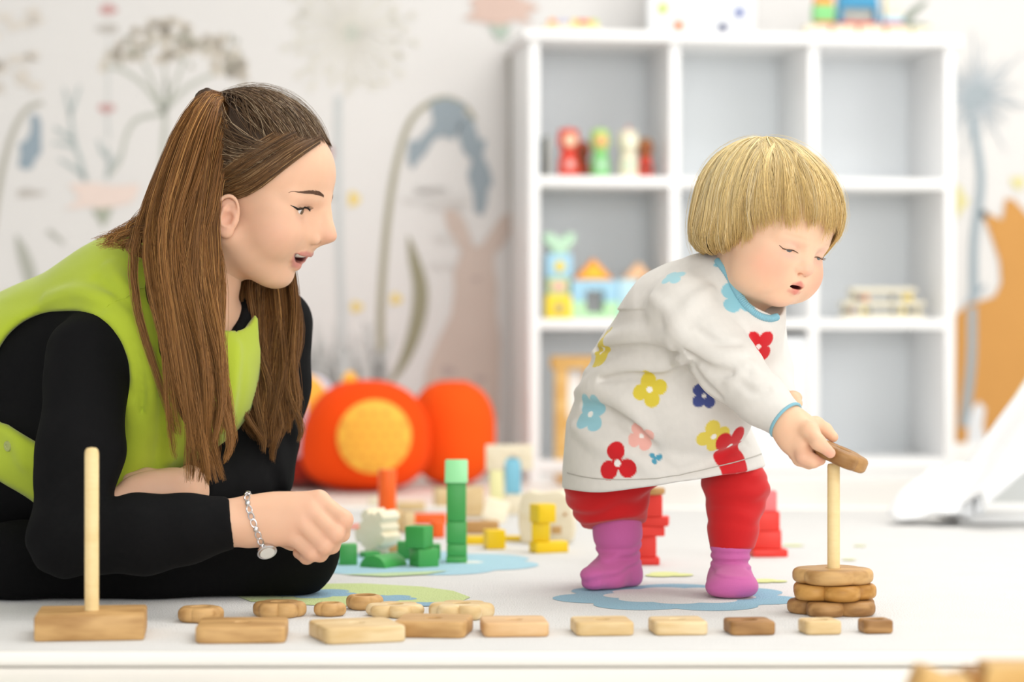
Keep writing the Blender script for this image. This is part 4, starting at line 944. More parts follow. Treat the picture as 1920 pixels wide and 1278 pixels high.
# ------------------------------------------------------------------ the woman
WBASE = Vector((-0.55, 3.05, RUGZ))
WO = P(474, 370, 3.05)
WM = frame(WO, math.radians(14), math.radians(16))
person = thing('person', 'woman in a lime green vest sitting on the rug, leaning towards the child', 'person', WBASE)
def woman_head():
    H = Field()
    H.ell((-.006, 0, .042), (.090, .071, .072), k=.02)
    H.ell((.035, 0, .040), (.0595, .060, .055), k=.02)
    H.ell((.030, 0, -.020), (.0585, .057, .070), k=.02)
    for s in (-1, 1):
        H.ell((.050, s*.044, -.010), (.027, .018, .021), k=.018)
        H.ell((.050, s*.034, -.040), (.0315, .026, .028), k=.02)
        H.cap((.002, s*.050, -.052), (.050, s*.016, -.084), .015, .014, k=.02)
    H.ell((.028, 0, -.070), (.042, .044, .026), k=.02)
    H.ell((.0705, 0, -.041), (.0235, .028, .020), k=.012)
    H.ell((.0575, 0, -.0850), (.0190, .0195, .0150), k=.014)
    H.cap((-.018, 0, -.04), (-.088, 0, -.24), .0465, .054, k=.022)
    for s in (-1, 1):
        H.ell((.0975, s*.0325, .0035), (.018, .020, .0125), k=.013, mode='s')
        H.cap((.086, s*.016, .0205), (.066, s*.046, .0165), .0075, .007, k=.014)
    # nose
    H.cap((.0915, 0, .024), (.1065, 0, -.012), .0072, .0082, k=.010)
    H.cap((.1065, 0, -.012), (.1118, 0, -.0190), .0080, .0088, k=.006)
    for s in (-1, 1):
        H.cap((.084, s*.0095, -.001), (.0925, s*.0090, -.022), .0075, .0085, k=.018)
        H.ell((.0958, s*.0130, -.0282), (.0098, .0060, .0074), k=.0028)
    H.cap((.1075, 0, -.0250), (.0925, 0, -.0360), .0050, .0060, k=.005)
    for s in (-1, 1): H.ell((.1025, s*.0072, -.0345), (.0062, .0032, .0034), k=.003, mode='s')
    # lids over the eyeballs
    for s in (-1, 1):
        ec = np.array([.0685, s*.0315, .0025])
        def up(p, ec=ec): q = p-ec; return np.maximum(np.sqrt((q*q).sum(1))-.0134, -(q[:, 2]-.0038+np.abs(q[:, 1])*0.14-q[:, 0]*.04))
        def lo(p, ec=ec): q = p-ec; return np.maximum(np.sqrt((q*q).sum(1))-.0130, (q[:, 2]+.0056-np.abs(q[:, 1])*0.10))
        H.add(up, .0022); H.add(lo, .003)
    # mouth: lip curves laid on the face
    Hb = Field(); Hb.ops = list(H.ops)
    def xs(y, z):
        x = np.linspace(.12, .03, 300); d = Hb.eval(np.stack([x, np.full(300, y), np.full(300, z)], 1)); k_ = np.nonzero(d < 0)[0]; return x[k_[0]] if len(k_) else .07
    H.uplip = [(.0880, 0, -.0480), (xs(.013, -.0487)-.0022, .013, -.0487), (xs(.0205, -.0498)-.0012, .0205, -.0498), (xs(.0275, -.0512)-.0012, .0275, -.0512)]
    H.lolip = [(.0785, 0, -.0662), (xs(.012, -.0640)-.0030, .012, -.0640), (xs(.020, -.0590)-.0020, .020, -.0590), (xs(.0275, -.0525)-.0014, .0275, -.0525)]
    cutc = [(.0840, .006, -.0565), (xs(.013, -.0555)-.001, .013, -.0555), (xs(.0205, -.0540), .0205, -.0540), (xs(.0285, -.0512)+.0004, .0285, -.0512)]
    for s in (-1, 1):
        H.chain([(a, b*s, c_) for a, b, c_ in H.uplip], [.0055, .0041, .0033, .0016], k=.004)
        H.chain([(a, b*s, c_) for a, b, c_ in H.lolip], [.0062, .0050, .0038, .0016], k=.005)
    H.ell((.078, 0, -.0568), (.0195, .0165, .0060), k=.0022, mode='s')
    for s in (-1, 1):
        H.chain([(a, b*s, c_) for a, b, c_ in cutc], [.0052, .0046, .0032, .0012], k=.002, mode='s')
        H.ell((.0590, s*.0350, -.0290), (.0270, .0210, .0190), k=.016)
        ear_ops(H, (.0000, s*.0680, -.0285), s, 0.052, 0.033, 0.06, -0.22)
    return H
WH_F = woman_head()
v, f = WH_F.mesh((-.13, -.092, -.225), (.135, .092, .130), 0.00155); v = relax(v, f, 1, .4)
def skin_cols(v, base, lips, lipfn, blush=(), extra=()):
    c = np.repeat(np.array([base]), len(v), 0); c *= (1+0.035*wnoise(v, 90, 3)+0.02*wnoise(v, 260, 5))[:, None]
    for (p, r, col, w_) in blush: c = mixc(c, col, w_*np.exp(-(((v-np.array(p))/np.array(r))**2).sum(1)))
    return mixc(c, lips, lipfn(v))
def wlips(p):
    q = p.copy(); q[:, 1] = np.abs(q[:, 1]); lf = Field(); lf.chain([(a+.002, b, c_-.0008) for a, b, c_ in WH_F.uplip], [.0044, .0034, .0027, .0013], k=.002); lf.chain([(a+.0018, b, c_+.0004) for a, b, c_ in WH_F.lolip], [.0058, .0045, .0033, .0013], k=.002)
    d = lf.eval(q); return 0.85*sstep(.0022, -.0006, d)
WSK = np.array(lin('#e6b99b'))
wc = skin_cols(v, WSK, lin('#c97f78'), wlips, [((.062, -.045, -.030), (.022, .022, .02), lin('#e6ab95'), .55), ((.062, .045, -.030), (.022, .022, .02), lin('#e6ab95'), .55), ((.114, 0, -.022), (.012, .014, .012), lin('#dd9c88'), .5),
    ((0, -.076, -.028), (.02, .014, .028), lin('#e2a590'), .5), ((.074, -.032, .012), (.014, .018, .006), lin('#d9a590'), .45), ((.07, -.034, -.009), (.014, .016, .005), lin('#d8a593'), .4)])
mouth_in = sstep(.0855, .079, v[:, 0])*sstep(.0066, .0050, np.abs(v[:, 2]+.0570-np.abs(v[:, 1])*.14))*sstep(.024, .020, np.abs(v[:, 1]))*(v[:, 0] > .05)
wc = mixc(wc, (0.10, 0.02, 0.02), mouth_in)
WPARTS = [(xf(WM, v)-np.array(WBASE), f, wc)]
for s in (-1, 1):
    eyeball('eye', WM, (.0685, s*.0315, .0025), .0120, (1, 0.05, -.16), lin('#6f5c44'), WBASE, person)
    ll = catmull([(.0850, s*.0215, .0050), (.0835, s*.0265, .0072), (.0800, s*.0335, .0074), (.0745, s*.0400, .0056), (.0690, s*.0440, .0040), (.0630, s*.0470, .0046)], 26)
    # settle the liner on the skin
    for _ in range(6):
        d = WH_F.eval(ll); e = 1e-4; g = np.stack([(WH_F.eval(ll+np.eye(3)[i]*e)-d)/e for i in range(3)], 1); ll = ll-g*(d-.0003)[:, None]*0.8
    link('eyeliner', tube_me(xf(WM, ll)-np.array(WBASE), list(np.interp(np.linspace(0, 1, 26), [0, .3, .75, .9, 1], [.0008, .0013, .0015, .0012, .0002])), 6), LASH, person)
    rg = np.random.default_rng(4+s); pth = []
    for k in range(34):
        i = rg.uniform(3, 21); b_ = np.array([np.interp(i, np.arange(26), ll[:, j]) for j in range(3)]); u = (i-3)/18; ln = rg.uniform(.0050, .0070)*(0.8+0.4*u)
        dirv = np.array([0.95-.3*u, s*(-.1+.75*u), .02]); dirv /= np.linalg.norm(dirv)
        pth.append([b_+dirv*ln*t_+np.array([0, 0, .0035])*t_*t_ for t_ in np.linspace(0, 1, 6)])
    pth = np.array(pth); o_ = strands_me(xf(WM, pth.reshape(-1, 3)).reshape(pth.shape)-np.array(WBASE), .00022, .00008, np.full((len(pth), 3), .012)); link('eyelashes', o_, HAIRM, person)
    br = catmull([(.0890, s*.0155, .0250), (.0850, s*.0215, .0280), (.0785, s*.0305, .0292), (.0715, s*.0378, .0262), (.0645, s*.0435, .0208)], 60); pth = []
    for k in range(420):
        i = rg.uniform(0, 56); wv = np.interp(i/56, [0, .25, .7, 1], [.0016, .0030, .0026, .0011]); b_ = np.array([np.interp(i, np.arange(60), br[:, j]) for j in range(3)]); t2 = np.array([np.interp(min(59, i+4), np.arange(60), br[:, j]) for j in range(3)])-b_
        b_ = b_+np.array([0, 0, rg.uniform(-wv, wv)]); t2 = t2/np.linalg.norm(t2); up_ = np.array([0, 0, .55 if i < 20 else .15]); pth.append([b_+(t2+up_*t_*.4)*.0055*t_ for t_ in np.linspace(0, 1, 5)])
    pth = np.array(pth).reshape(-1, 3)
    for _ in range(6):
        d = WH_F.eval(pth); e = 1e-4; g = np.stack([(WH_F.eval(pth+np.eye(3)[i]*e)-d)/e for i in range(3)], 1); pth = pth-g*(d-.0003)[:, None]*0.8
    cb = np.array(lin('#664936'))*rg.uniform(.6, 1.3, (420, 1)); link('eyebrow', strands_me((xf(WM, pth)-np.array(WBASE)).reshape(420, 5, 3), .00026, .00012, cb), HAIRM, person)
tf = Field(); tf.ell((.0625, 0, -.0515), (.0245, .0240, .0062), k=.002)
tv, tq = tf.mesh((.03, -.03, -.065), (.09, .03, -.04), .0010); link('teeth', np_mesh('teeth', xf(WM, tv)-np.array(WBASE), tq), TEETH, person)

# hands and the hidden rest of the body
def PX(l): return [P(*q) for q in l]
def hand_field(F_, wrist, mcps, fingers, rs, palm_r=.0125, wr=.027, k=.008):
    for a, m_, r in zip(wrist, mcps, rs): F_.cap(a, m_, wr*0.62, palm_r, k=.010)
    for m_, ch, r in zip(mcps, fingers, rs): F_.chain([m_]+ch, [r*1.12]+[r*x for x in np.linspace(1.08, .82, len(ch))], k=.0045)
WF = Field()
WF.chain(PX([(250, 1000, 2.855), (360, 990, 2.855), (440, 979, 2.862)]), [.036, .030, .0265], k=.01)
WF.chain(PX([(440, 979, 2.862), (505, 975, 2.862)]), [.0265, .0270], k=.01, flat=((0, 1, 0), 1.25))
mc = PX([(598, 938, 2.858), (583, 957, 2.850), (566, 980, 2.848), (546, 1003, 2.852)])
fg = [PX([(644, 974, 2.846), (640, 1000, 2.858), (618, 1006, 2.872)]), PX([(628, 1000, 2.838), (622, 1022, 2.852), (602, 1024, 2.868)]), PX([(607, 1022, 2.838), (600, 1038, 2.852), (582, 1036, 2.868)]), PX([(585, 1036, 2.842), (575, 1044, 2.856), (560, 1036, 2.868)])]
hand_field(WF, PX([(470, 955, 2.862), (470, 968, 2.858), (470, 985, 2.858), (470, 998, 2.862)]), mc, fg, [.0102, .0100, .0096, .0086])
WF.ell(P(530, 968, 2.866), (.042, .017, .026), Matrix.Rotation(.05, 3, 'Y'), k=.012)
WF.chain(PX([(500, 995, 2.880), (548, 1012, 2.892), (585, 1015, 2.892), (608, 1004, 2.886)]), [.013, .0115, .0105, .009], k=.006)
v, f = WF.mesh(A3(P(240, 1080, 2.84))-.02, A3(P(670, 880, 2.90))+.035, .0017); v = relax(v, f, 1, .4)
cs = skin_cols(v, WSK, WSK, lambda q: np.zeros(len(q)), [(m_, (.013, .013, .013), lin('#e2a08c'), .28) for m_ in mc]+[(c_[0], (.011, .011, .011), lin('#e2a08c'), .35) for c_ in fg])
WPARTS.append((v-np.array(WBASE), f, cs))
LF = Field()     # her left hand, tucked behind the right forearm
LF.chain(PX([(440, 905, 3.06), (370, 915, 3.00), (335, 918, 2.97)]), [.034, .028, .026], k=.01)
LF.ell(P(285, 922, 2.950), (.048, .022, .026), Matrix.Rotation(-.12, 3, 'Y'), k=.014)
lm = PX([(245, 915, 2.935), (240, 930, 2.930), (238, 945, 2.932), (240, 958, 2.940)])
hand_field(LF, PX([(330, 912, 2.965)]*4), lm, [PX([(205, 938, 2.915), (192, 960, 2.915), (192, 975, 2.925)]), PX([(200, 955, 2.912), (188, 975, 2.915), (190, 988, 2.925)]), PX([(200, 970, 2.916), (192, 988, 2.92), (196, 998, 2.93)]), PX([(206, 982, 2.925), (200, 994, 2.93), (204, 1002, 2.938)])], [.0095, .0095, .009, .008])
LF.chain(PX([(310, 900, 2.97), (275, 895, 2.975), (245, 900, 2.975)]), [.014, .0115, .010], k=.008)
v, f = LF.mesh(A3(P(170, 1020, 2.90))-.02, A3(P(450, 860, 3.06))+.04, .0024); v = relax(v, f, 1, .4)
WPARTS.append((v-np.array(WBASE), f, skin_cols(v, WSK, WSK, lambda q: np.zeros(len(q)))))
# torso, arms and legs under the clothes
TOR = dict(up=P(262, 612, 3.08), mid=P(80, 725, 3.14), hip=P(-110, 930, 3.23), chest=P(325, 700, 3.055), belly=P(190, 835, 3.09))
SHR, ELR, SHL, ELL_ = P(165, 668, 2.965), P(125, 1005, 2.855), P(522, 605, 3.175), P(488, 878, 3.115)
def torso(F_, g=0.0):
    F_.chain([TOR['up'], TOR['mid'], TOR['hip']], [.094+g, .104+g, .128+g], k=.04)
    F_.chain([TOR['chest'], TOR['belly'], TOR['hip']], [.084+g, .098+g, .118+g], k=.05)
    F_.cap(TOR['up'], TOR['chest'], .092+g, .082+g, k=.04)
    F_.cap(SHR.lerp(SHL, .16), SHR.lerp(SHL, .86), .056+g, .050+g, k=.045)
    if g < 0: F_.cap(P(345, 590, 3.07), P(395, 520, 3.055), .060+g*.6, .046+g*.6, k=.04)
BF = Field(); torso(BF, -.012)
BF.chain([SHR, P(150, 850, 2.90), ELR, P(300, 1000, 2.855)], [.040, .038, .036, .030], k=.02); BF.chain([SHL, P(518, 720, 3.16), ELL_, P(400, 908, 3.03)], [.036, .033, .034, .026], k=.02)
KNR = P(535, 1024, 3.075)
BF.chain([TOR['hip'], P(250, 1000, 3.14), KNR, P(300, 1046, 3.045), P(40, 1050, 3.02)], [.095, .07, .055, .045, .035], k=.03)
v, f = BF.mesh((-1.02, 2.78, .02), (-.2, 3.42, .5), .007)
WPARTS.append((v-np.array(WBASE), f, np.repeat(WSK[None], len(v), 0)))
v, f, c = body_join(WPARTS)
link('body', np_mesh('body', v, f, c), SKIN, person)
# clothes
BLK = mat('black_jersey', (.0055, .0055, .006), 0.9, 0.25, 900, 0.08, 0.0, spec=0.12)
BLT = mat('black_trousers', (.0042, .0042, .0045), 0.9, 0.25, 900, 0.08, 0.0, spec=0.1)
def cloth(name, F_, lo, hi, h, m, it=1, par=None, base=None, colf=None):
    v, f = largest(*F_.mesh(lo, hi, h)); v = relax(v, f, it, .5); c = colf(v) if colf else None
    return link(name, np_mesh(name, v-np.array(base if base is not None else WBASE), f, c), m, par or person)
SF = Field(); torso(SF, 0.0)
SF.chain([SHR, P(150, 850, 2.895), ELR], [.052, .0495, .0455], k=.02); SF.chain([ELR, P(270, 1002, 2.852), P(350, 992, 2.855), P(432, 980, 2.861)], [.0455, .0465, .040, .0315], k=.012)
SF.chain([SHL, P(518, 720, 3.16), ELL_], [.046, .042, .044], k=.02); SF.chain([ELL_, P(430, 905, 3.05), P(356, 916, 2.988)], [.044, .040, .0315], k=.012)
SF.chain([P(390, 610, 3.01), P(385, 550, 3.05), P(420, 470, 3.06)], [.034, .052, .085], k=.006, mode='s')
def cutcuff(F_, a, b, r):     # trims a sleeve end square and leaves it open
    a, b = A3(a), A3(b); n = (b-a)/np.linalg.norm(b-a)
    F_.add(lambda p: np.maximum(np.maximum(-((p-b)@n), (p-b)@n-.09), np.linalg.norm((p-b)-np.outer((p-b)@n, n), axis=1)-r), .0015, 's')
SF.cap(P(380, 800, 3.10), P(440, 880, 3.10), .055, .05, k=.03)
cutcuff(SF, P(350, 992, 2.855), P(434, 980, 2.861), .048); cutcuff(SF, P(430, 905, 3.05), P(358, 916, 2.989), .042)
def creases(p):
    e = A3(ELR)+np.array([.02, 0, .02]); q = p-e; d = np.linalg.norm(q, axis=1); w = np.exp(-(d/.07)**2); e2 = A3(ELL_); q2 = p-e2; w2 = np.exp(-((q2**2).sum(1))/.07**2)
    return .0030*w*np.sin(q@np.array([150, 40, -120.])+2*wnoise(p, 35, 1))+.0030*w2*np.sin(q2@np.array([170, 60, 60.])+2*wnoise(p, 35, 4))+.0014*wnoise(p, 55, 2)
SF.add(creases, 0, 'x')
cloth('shirt', SF, (-1.02, 2.76, .02), (-.2, 3.40, .5), .0045, BLK)
PF = Field(); PF.ell(TOR['hip'], (.16, .15, .14), k=.03)
PF.chain([TOR['hip'], P(250, 1000, 3.14), KNR], [.115, .084, .0665], k=.03); PF.chain([KNR, P(300, 1046, 3.045), P(40, 1052, 3.02), P(-150, 1060, 3.03)], [.0655, .056, .048, .04], k=.02)
PF.chain([TOR['hip'], P(120, 960, 3.34), P(300, 985, 3.42)], [.115, .085, .068], k=.03)
PF.plane((0, 0, RUGZ+.001), (0, 0, -1), .006); PF.add(lambda p: .0015*wnoise(p, 40, 9), 0, 'x')
cloth('trousers', PF, (-1.12, 2.9, .0), (-.15, 3.55, .42), .0065, BLT)
VF = Field(); torso(VF, .013)
VF.cap(P(120, 722, 2.55), P(108, 705, 3.09), .090, .082, k=.012, mode='s')                      # near armhole
VF.cap(P(95, 728, 2.99), P(-40, 730, 3.03), .076, .026, k=.012, mode='s', flat=((0, 1, 0), .55))
VF.cap(P(545, 690, 3.6), P(520, 640, 3.14), .090, .076, k=.012, mode='s')                        # far armhole
VF.chain([P(375, 640, 3.02), P(390, 545, 3.05), P(420, 470, 3.06)], [.040, .064, .09], k=.008, mode='s')  # neck opening
VF.plane(P(300, 905, 3.05), (0.30, -.1, -1.0), .010); VF.plane(P(-20, 880, 3.1), (-.55, -.1, -.8), .01)
def vfold(p):
    q = p-A3(TOR['chest']); s = q@np.array([.5, -.2, .85]); r = q@np.array([.85, 0, -.5])
    return .0030*np.sin(55*r+3*np.sin(14*s))*np.exp(-(r/.16)**2)*sstep(.12, -.08, s)*.8+.0022*wnoise(p, 26, 8)+.0008*wnoise(p, 80, 3)
def px_fold(F_, base, pts, r, k, mode='u', lift=0.0, n=14, Y0=2.75, Y1=3.4):
    """a soft ridge or crease along a line over the surface"""
    hp_ = [q for q in (ray_hit(base, x, y, Y0, Y1) for x, y in catmull([(x, y, 0) for x, y in pts], n)[:, :2]) if q is not None]
    if len(hp_) < 2: return
    rr = [r*math.sin(math.pi*(i+.6)/(len(hp_)+.2))**.6 for i in range(len(hp_))]; o_ = Field(); o_.chain([q+Vector((0, lift, 0)) for q in hp_], rr, k=k); fns = [o[0] for o in o_.ops]
    F_.add(lambda p: np.min([fn(p) for fn in fns], axis=0), k, mode)
V0 = Field(); V0.ops = list(VF.ops)
for pts, r in (([(268, 615), (285, 700), (272, 800), (250, 890)], .007), ([(312, 640), (330, 740), (318, 860)], .006), ([(232, 720), (252, 800), (228, 890)], .006), ([(90, 560), (140, 548), (200, 560)], .006), ([(205, 500), (228, 530), (262, 560)], .005), ([(440, 650), (432, 730), (418, 800)], .005), ([(10, 800), (35, 830), (50, 870)], .004)): px_fold(VF, V0, pts, r, .016, 'u', .003)
for pts, r in (([(250, 640), (268, 740), (255, 850)], .0022), ([(298, 660), (308, 760), (292, 880)], .0022), ([(70, 585), (130, 568), (190, 580)], .002), ([(180, 520), (215, 545), (250, 580)], .002)): px_fold(VF, V0, pts, r, .010, 's', -.001)
VF.add(vfold, 0, 'x')
VEST = mat('lime_cotton', '#b2c437', 0.8, 0.18, 1200, 0.05, 0.25, spec=0.2)
vest = cloth('vest', VF, (-1.05, 2.84, .03), (-.22, 3.42, .56), .0038, VEST)
sb_ = A3(P(16, 836, 3.0)); 
for _ in range(12):
    d = VF.eval(sb_[None])[0]; g = np.array([(VF.eval((sb_+np.eye(3)[i]*1e-3)[None])[0]-d)/1e-3 for i in range(3)]); sb_ = sb_-g*d*.7
sn = link('snap_button', lathe_me([(0, .0012), (.0025, .0012), (.003, .002), (.0062, .002), (.007, 0), (.0072, -.002), (0, -.002)], 24), mat('snap_metal', '#aab36a', 0.35), vest, sb_-np.array(WBASE)); sn.rotation_euler = Vector(g).to_track_quat('Z', 'Y').to_euler()
def on_field(F_, pts, lift, it=10):
    pts = np.array([A3(p) for p in pts])
    for _ in range(it):
        d = F_.eval(pts); e = 5e-4; g = np.stack([(F_.eval(pts+np.eye(3)[i]*e)-d)/e for i in range(3)], 1); g /= np.linalg.norm(g, axis=1, keepdims=True)+1e-9; pts = pts-g*(d-lift)[:, None]*.8
    return pts
sm = on_field(VF, catmull(PX([(190, 600, 2.97), (225, 585, 2.97), (262, 560, 2.98), (300, 535, 3.0)]), 30), .0002)
link('shoulder_seam', tube_me(sm-np.array(WBASE), .0009, 6), VEST, vest)
# bracelet
SIL = mat('silver', '#d6d6d8', 0.25, 0, var=0.02); SIL.node_tree.nodes['Principled BSDF'].inputs['Metallic'].default_value = 1.0
wc_ = P(480, 977, 2.862); ax = Vector((.98, 0, .06)).normalized(); e1 = Vector((0, -1, 0)); e2 = ax.cross(e1)
br = thing('bracelet', 'silver link bracelet with a small round watch on the woman\'s wrist', 'bracelet', wc_)
ring = []
for k in range(200):
    a = 2*math.pi*k/200; r = .05
    d_ = e1*math.cos(a)+e2*math.sin(a); lo_, hi_ = 0.0, .06
    for _ in range(24):
        m_ = (lo_+hi_)/2
        if WF.eval(A3(wc_+d_*m_)[None])[0] < .0015: lo_ = m_
        else: hi_ = m_
    ring.append(d_*hi_+ax*(.008*math.sin(a)))
for k in range(22):
    p = ring[int(k*200/22)]; q = ring[(int(k*200/22)+3) % 200]; tdir = (q-p).normalized(); nrm = p.normalized()
    if k % 3 == 1: lk = link('bead', lathe_me([(0, -.0035), (.0028, -.0025), (.0036, 0), (.0028, .0025), (0, .0035)], 14), SIL, br, p)
    else:
        R_ = Matrix((tdir, nrm.cross(tdir), nrm)).transposed(); pts = [R_@Vector((.0050*math.cos(a), .0032*math.sin(a), 0)) for a in np.linspace(0, 2*math.pi, 18)]; lk = link('link', tube_me(pts, .0009, 6, False), SIL, br, p)
wp = ring[int(200*.25)] if ring[50].z < 0 else ring[150]
wt = link('watch_case', lathe_me([(0, 0), (.0105, 0), (.0118, .0015), (.0118, .0042), (.0100, .0052), (0, .0052)], 32), SIL, br, wp*1.03+Vector((.003, -.010, .0)))
wt.rotation_euler = (wp.normalized()*0.8+Vector((.1, -.75, 0))).to_track_quat('Z', 'Y').to_euler()
link('watch_dial', lathe_me([(0, .0054), (.0088, .0054), (.0088, .0050), (0, .0050)], 28), mat('dial_white', '#e6e8e4', 0.3), wt)
# ------------------------------------------------------------------ her hair
HPL = (np.array([.068, 0, .0865]), np.array([.80, 0, -.60]))
HSF = Field(); HSF.ell((-.006, 0, .043), (.0925, .0735, .0750), k=.02); HSF.ell((.033, 0, .044), (.0605, .0620, .0565), k=.02)
HS = Field(); HS.ops = list(HSF.ops); HS.ell((-.045, 0, -.012), (.050, .062, .058), k=.02); HS.plane(HPL[0]+np.array([-.004, 0, .003]), HPL[1], .006); HS.cap((.004, .09, -.03), (.004, -.09, -.03), .026, k=.004, mode='s')
HVF = Field(); HVF.ell((-.012, 0, .048), (.0930, .0785, .0800), k=.02); HVF.ell((.030, 0, .052), (.0600, .0650, .0560), k=.02)
v, f = HS.mesh((-.13, -.1, -.1), (.11, .1, .14), .0035); v = relax(v, f, 2, .5)
DKH = np.array(lin('#3b2919'))
hair = link('hair', np_mesh('hair', xf(WM, v)-np.array(WBASE), f, np.repeat(DKH[None], len(v), 0)), HAIRM, person)
TIE = np.array([-.069, 0, .108])
def proj(F_, p, lift, it=5):
    sh = p.shape; q = p.reshape(-1, 3); lf = np.broadcast_to(lift, sh[:-1]).reshape(-1)
    for _ in range(it):
        d = F_.eval(q); e = 5e-4; g = np.stack([(F_.eval(q+np.eye(3)[i]*e)-d)/e for i in range(3)], 1); g /= np.linalg.norm(g, axis=1, keepdims=True)+1e-9; q = q-g*(d-lf)[:, None]*.8
    return q.reshape(sh)
def hcol(n, rg, a, b, c):
    u = rg.random((n, 1)); w_ = rg.random((n, 1)); base = np.array(lin(a))*(1-u)+np.array(lin(b))*u; return np.where(w_ > .86, np.array(lin(c)), base)*rg.uniform(.75, 1.25, (n, 1))
rg = np.random.default_rng(21); n = 4700; m = 12
cand = rg.normal(size=(60000, 3))*np.array([.08, .07, .07])+np.array([0, 0, .045]); cand = proj(HSF, cand[:, None], .0005)[:, 0]; sd_ = (cand-HPL[0])@HPL[1]
side = np.exp(-(np.maximum(0, -cand[:, 2]-.005)/.02)**2); pr = (np.exp(-((sd_+.002)/.004)**2)*1.0+np.exp(-((sd_+.02)/.02)**2)*.16)*(sd_ < .006)*side*(cand[:, 2] > -.035)
root = cand[rg.choice(len(cand), n, p=pr/pr.sum())]; tpl = np.clip(np.abs(root[:, 1])/.073, 0, 1)*(root[:, 2] < .07)
t_ = np.linspace(0, 1, m)[None, :, None]; tie = TIE+rg.normal(size=(n, 1, 3))*.005
pth = root[:, None, :]*(1-t_)+tie*t_; sag = np.sin(t_*math.pi)*np.array([-.020, 0, -.034])*tpl[:, None, None]
cl_ = rg.integers(0, 70, n); cph = rg.random(70)*6; cfr = rg.uniform(5, 10, 70); camp = rg.normal(size=(70, 3))*.0028
pth = pth+sag+np.sin(t_*cfr[cl_][:, None, None]+cph[cl_][:, None, None])*camp[cl_][:, None, :]
wob = np.sin(t_*rg.uniform(4, 14, (n, 1, 1))+rg.random((n, 1, 1))*6)*rg.normal(size=(n, 1, 3))*.0020
lay = rg.random((n, 1))**1.6*.0045; env = np.linspace(0, 1, m)[None]
pa = proj(HSF, pth+wob, .0006+lay*.2*np.ones((1, m))); pb = proj(HVF, pth+wob, lay*np.ones((1, m))-.001); wv_ = sstep(0.0, .38, env)[..., None]
pth = pa*(1-wv_)+pb*wv_
link('hair_swept_back', strands_me(xf(WM, pth.reshape(-1, 3)).reshape(pth.shape)-np.array(WBASE), .00034, .00028, hcol(n, rg, '#402c1c', '#755a3f', '#b49c7e')), HAIRM, hair)
# flyaways
n2 = 130; sel = rg.integers(0, n, n2); fly = pth[sel].copy()+np.sin(t_*5+rg.random((n2, 1, 1))*6)*.004+np.array([0, 0, .004])*np.sin(t_*math.pi); 
link('flyaway_hairs', strands_me(xf(WM, proj(HVF, fly, rg.uniform(.004, .012, (n2, 1))*np.ones((1, m))*np.sin(np.linspace(0, 1, m)*math.pi)[None]).reshape(-1, 3)).reshape(fly.shape)-np.array(WBASE), .00016, .0001, hcol(n2, rg, '#5a452f', '#8a7355', '#b09a7c')), HAIRM, hair)
tw = xf(WM, TIE[None])[0]; tl = []
for k in range(60):
    a = 2*math.pi*k/60*2.0; tl.append(WM@Vector(TIE+np.array([.002+.003*math.sin(k*.7), .019*math.cos(a), .004]))+WM.to_3x3()@Vector((.013*math.sin(a)*.75, 0, .013*math.sin(a)*.66)))
link('hair_tie', tube_me([Vector(p)-WBASE for p in tl], .0024, 8), mat('hair_tie_grey', '#4a4648', 0.7, 0.3, 900), hair)
WMI = WM.inverted()
def head_guide(F_, pts, lift=.0):
    out = []
    for x, y in pts:
        Ys = np.linspace(2.85, 3.12, 260); w_ = np.stack([(x-960)/F*Ys, Ys, HC-(y-YH)*Ys/F], 1); l = w_@np.array(WMI.to_3x3()).T+np.array(WMI.translation); k = np.nonzero(F_.eval(l) < lift)[0]
        out.append((x, y, Ys[k[0]] if len(k) else (out[-1][2] if out else 3.0)))
    return out
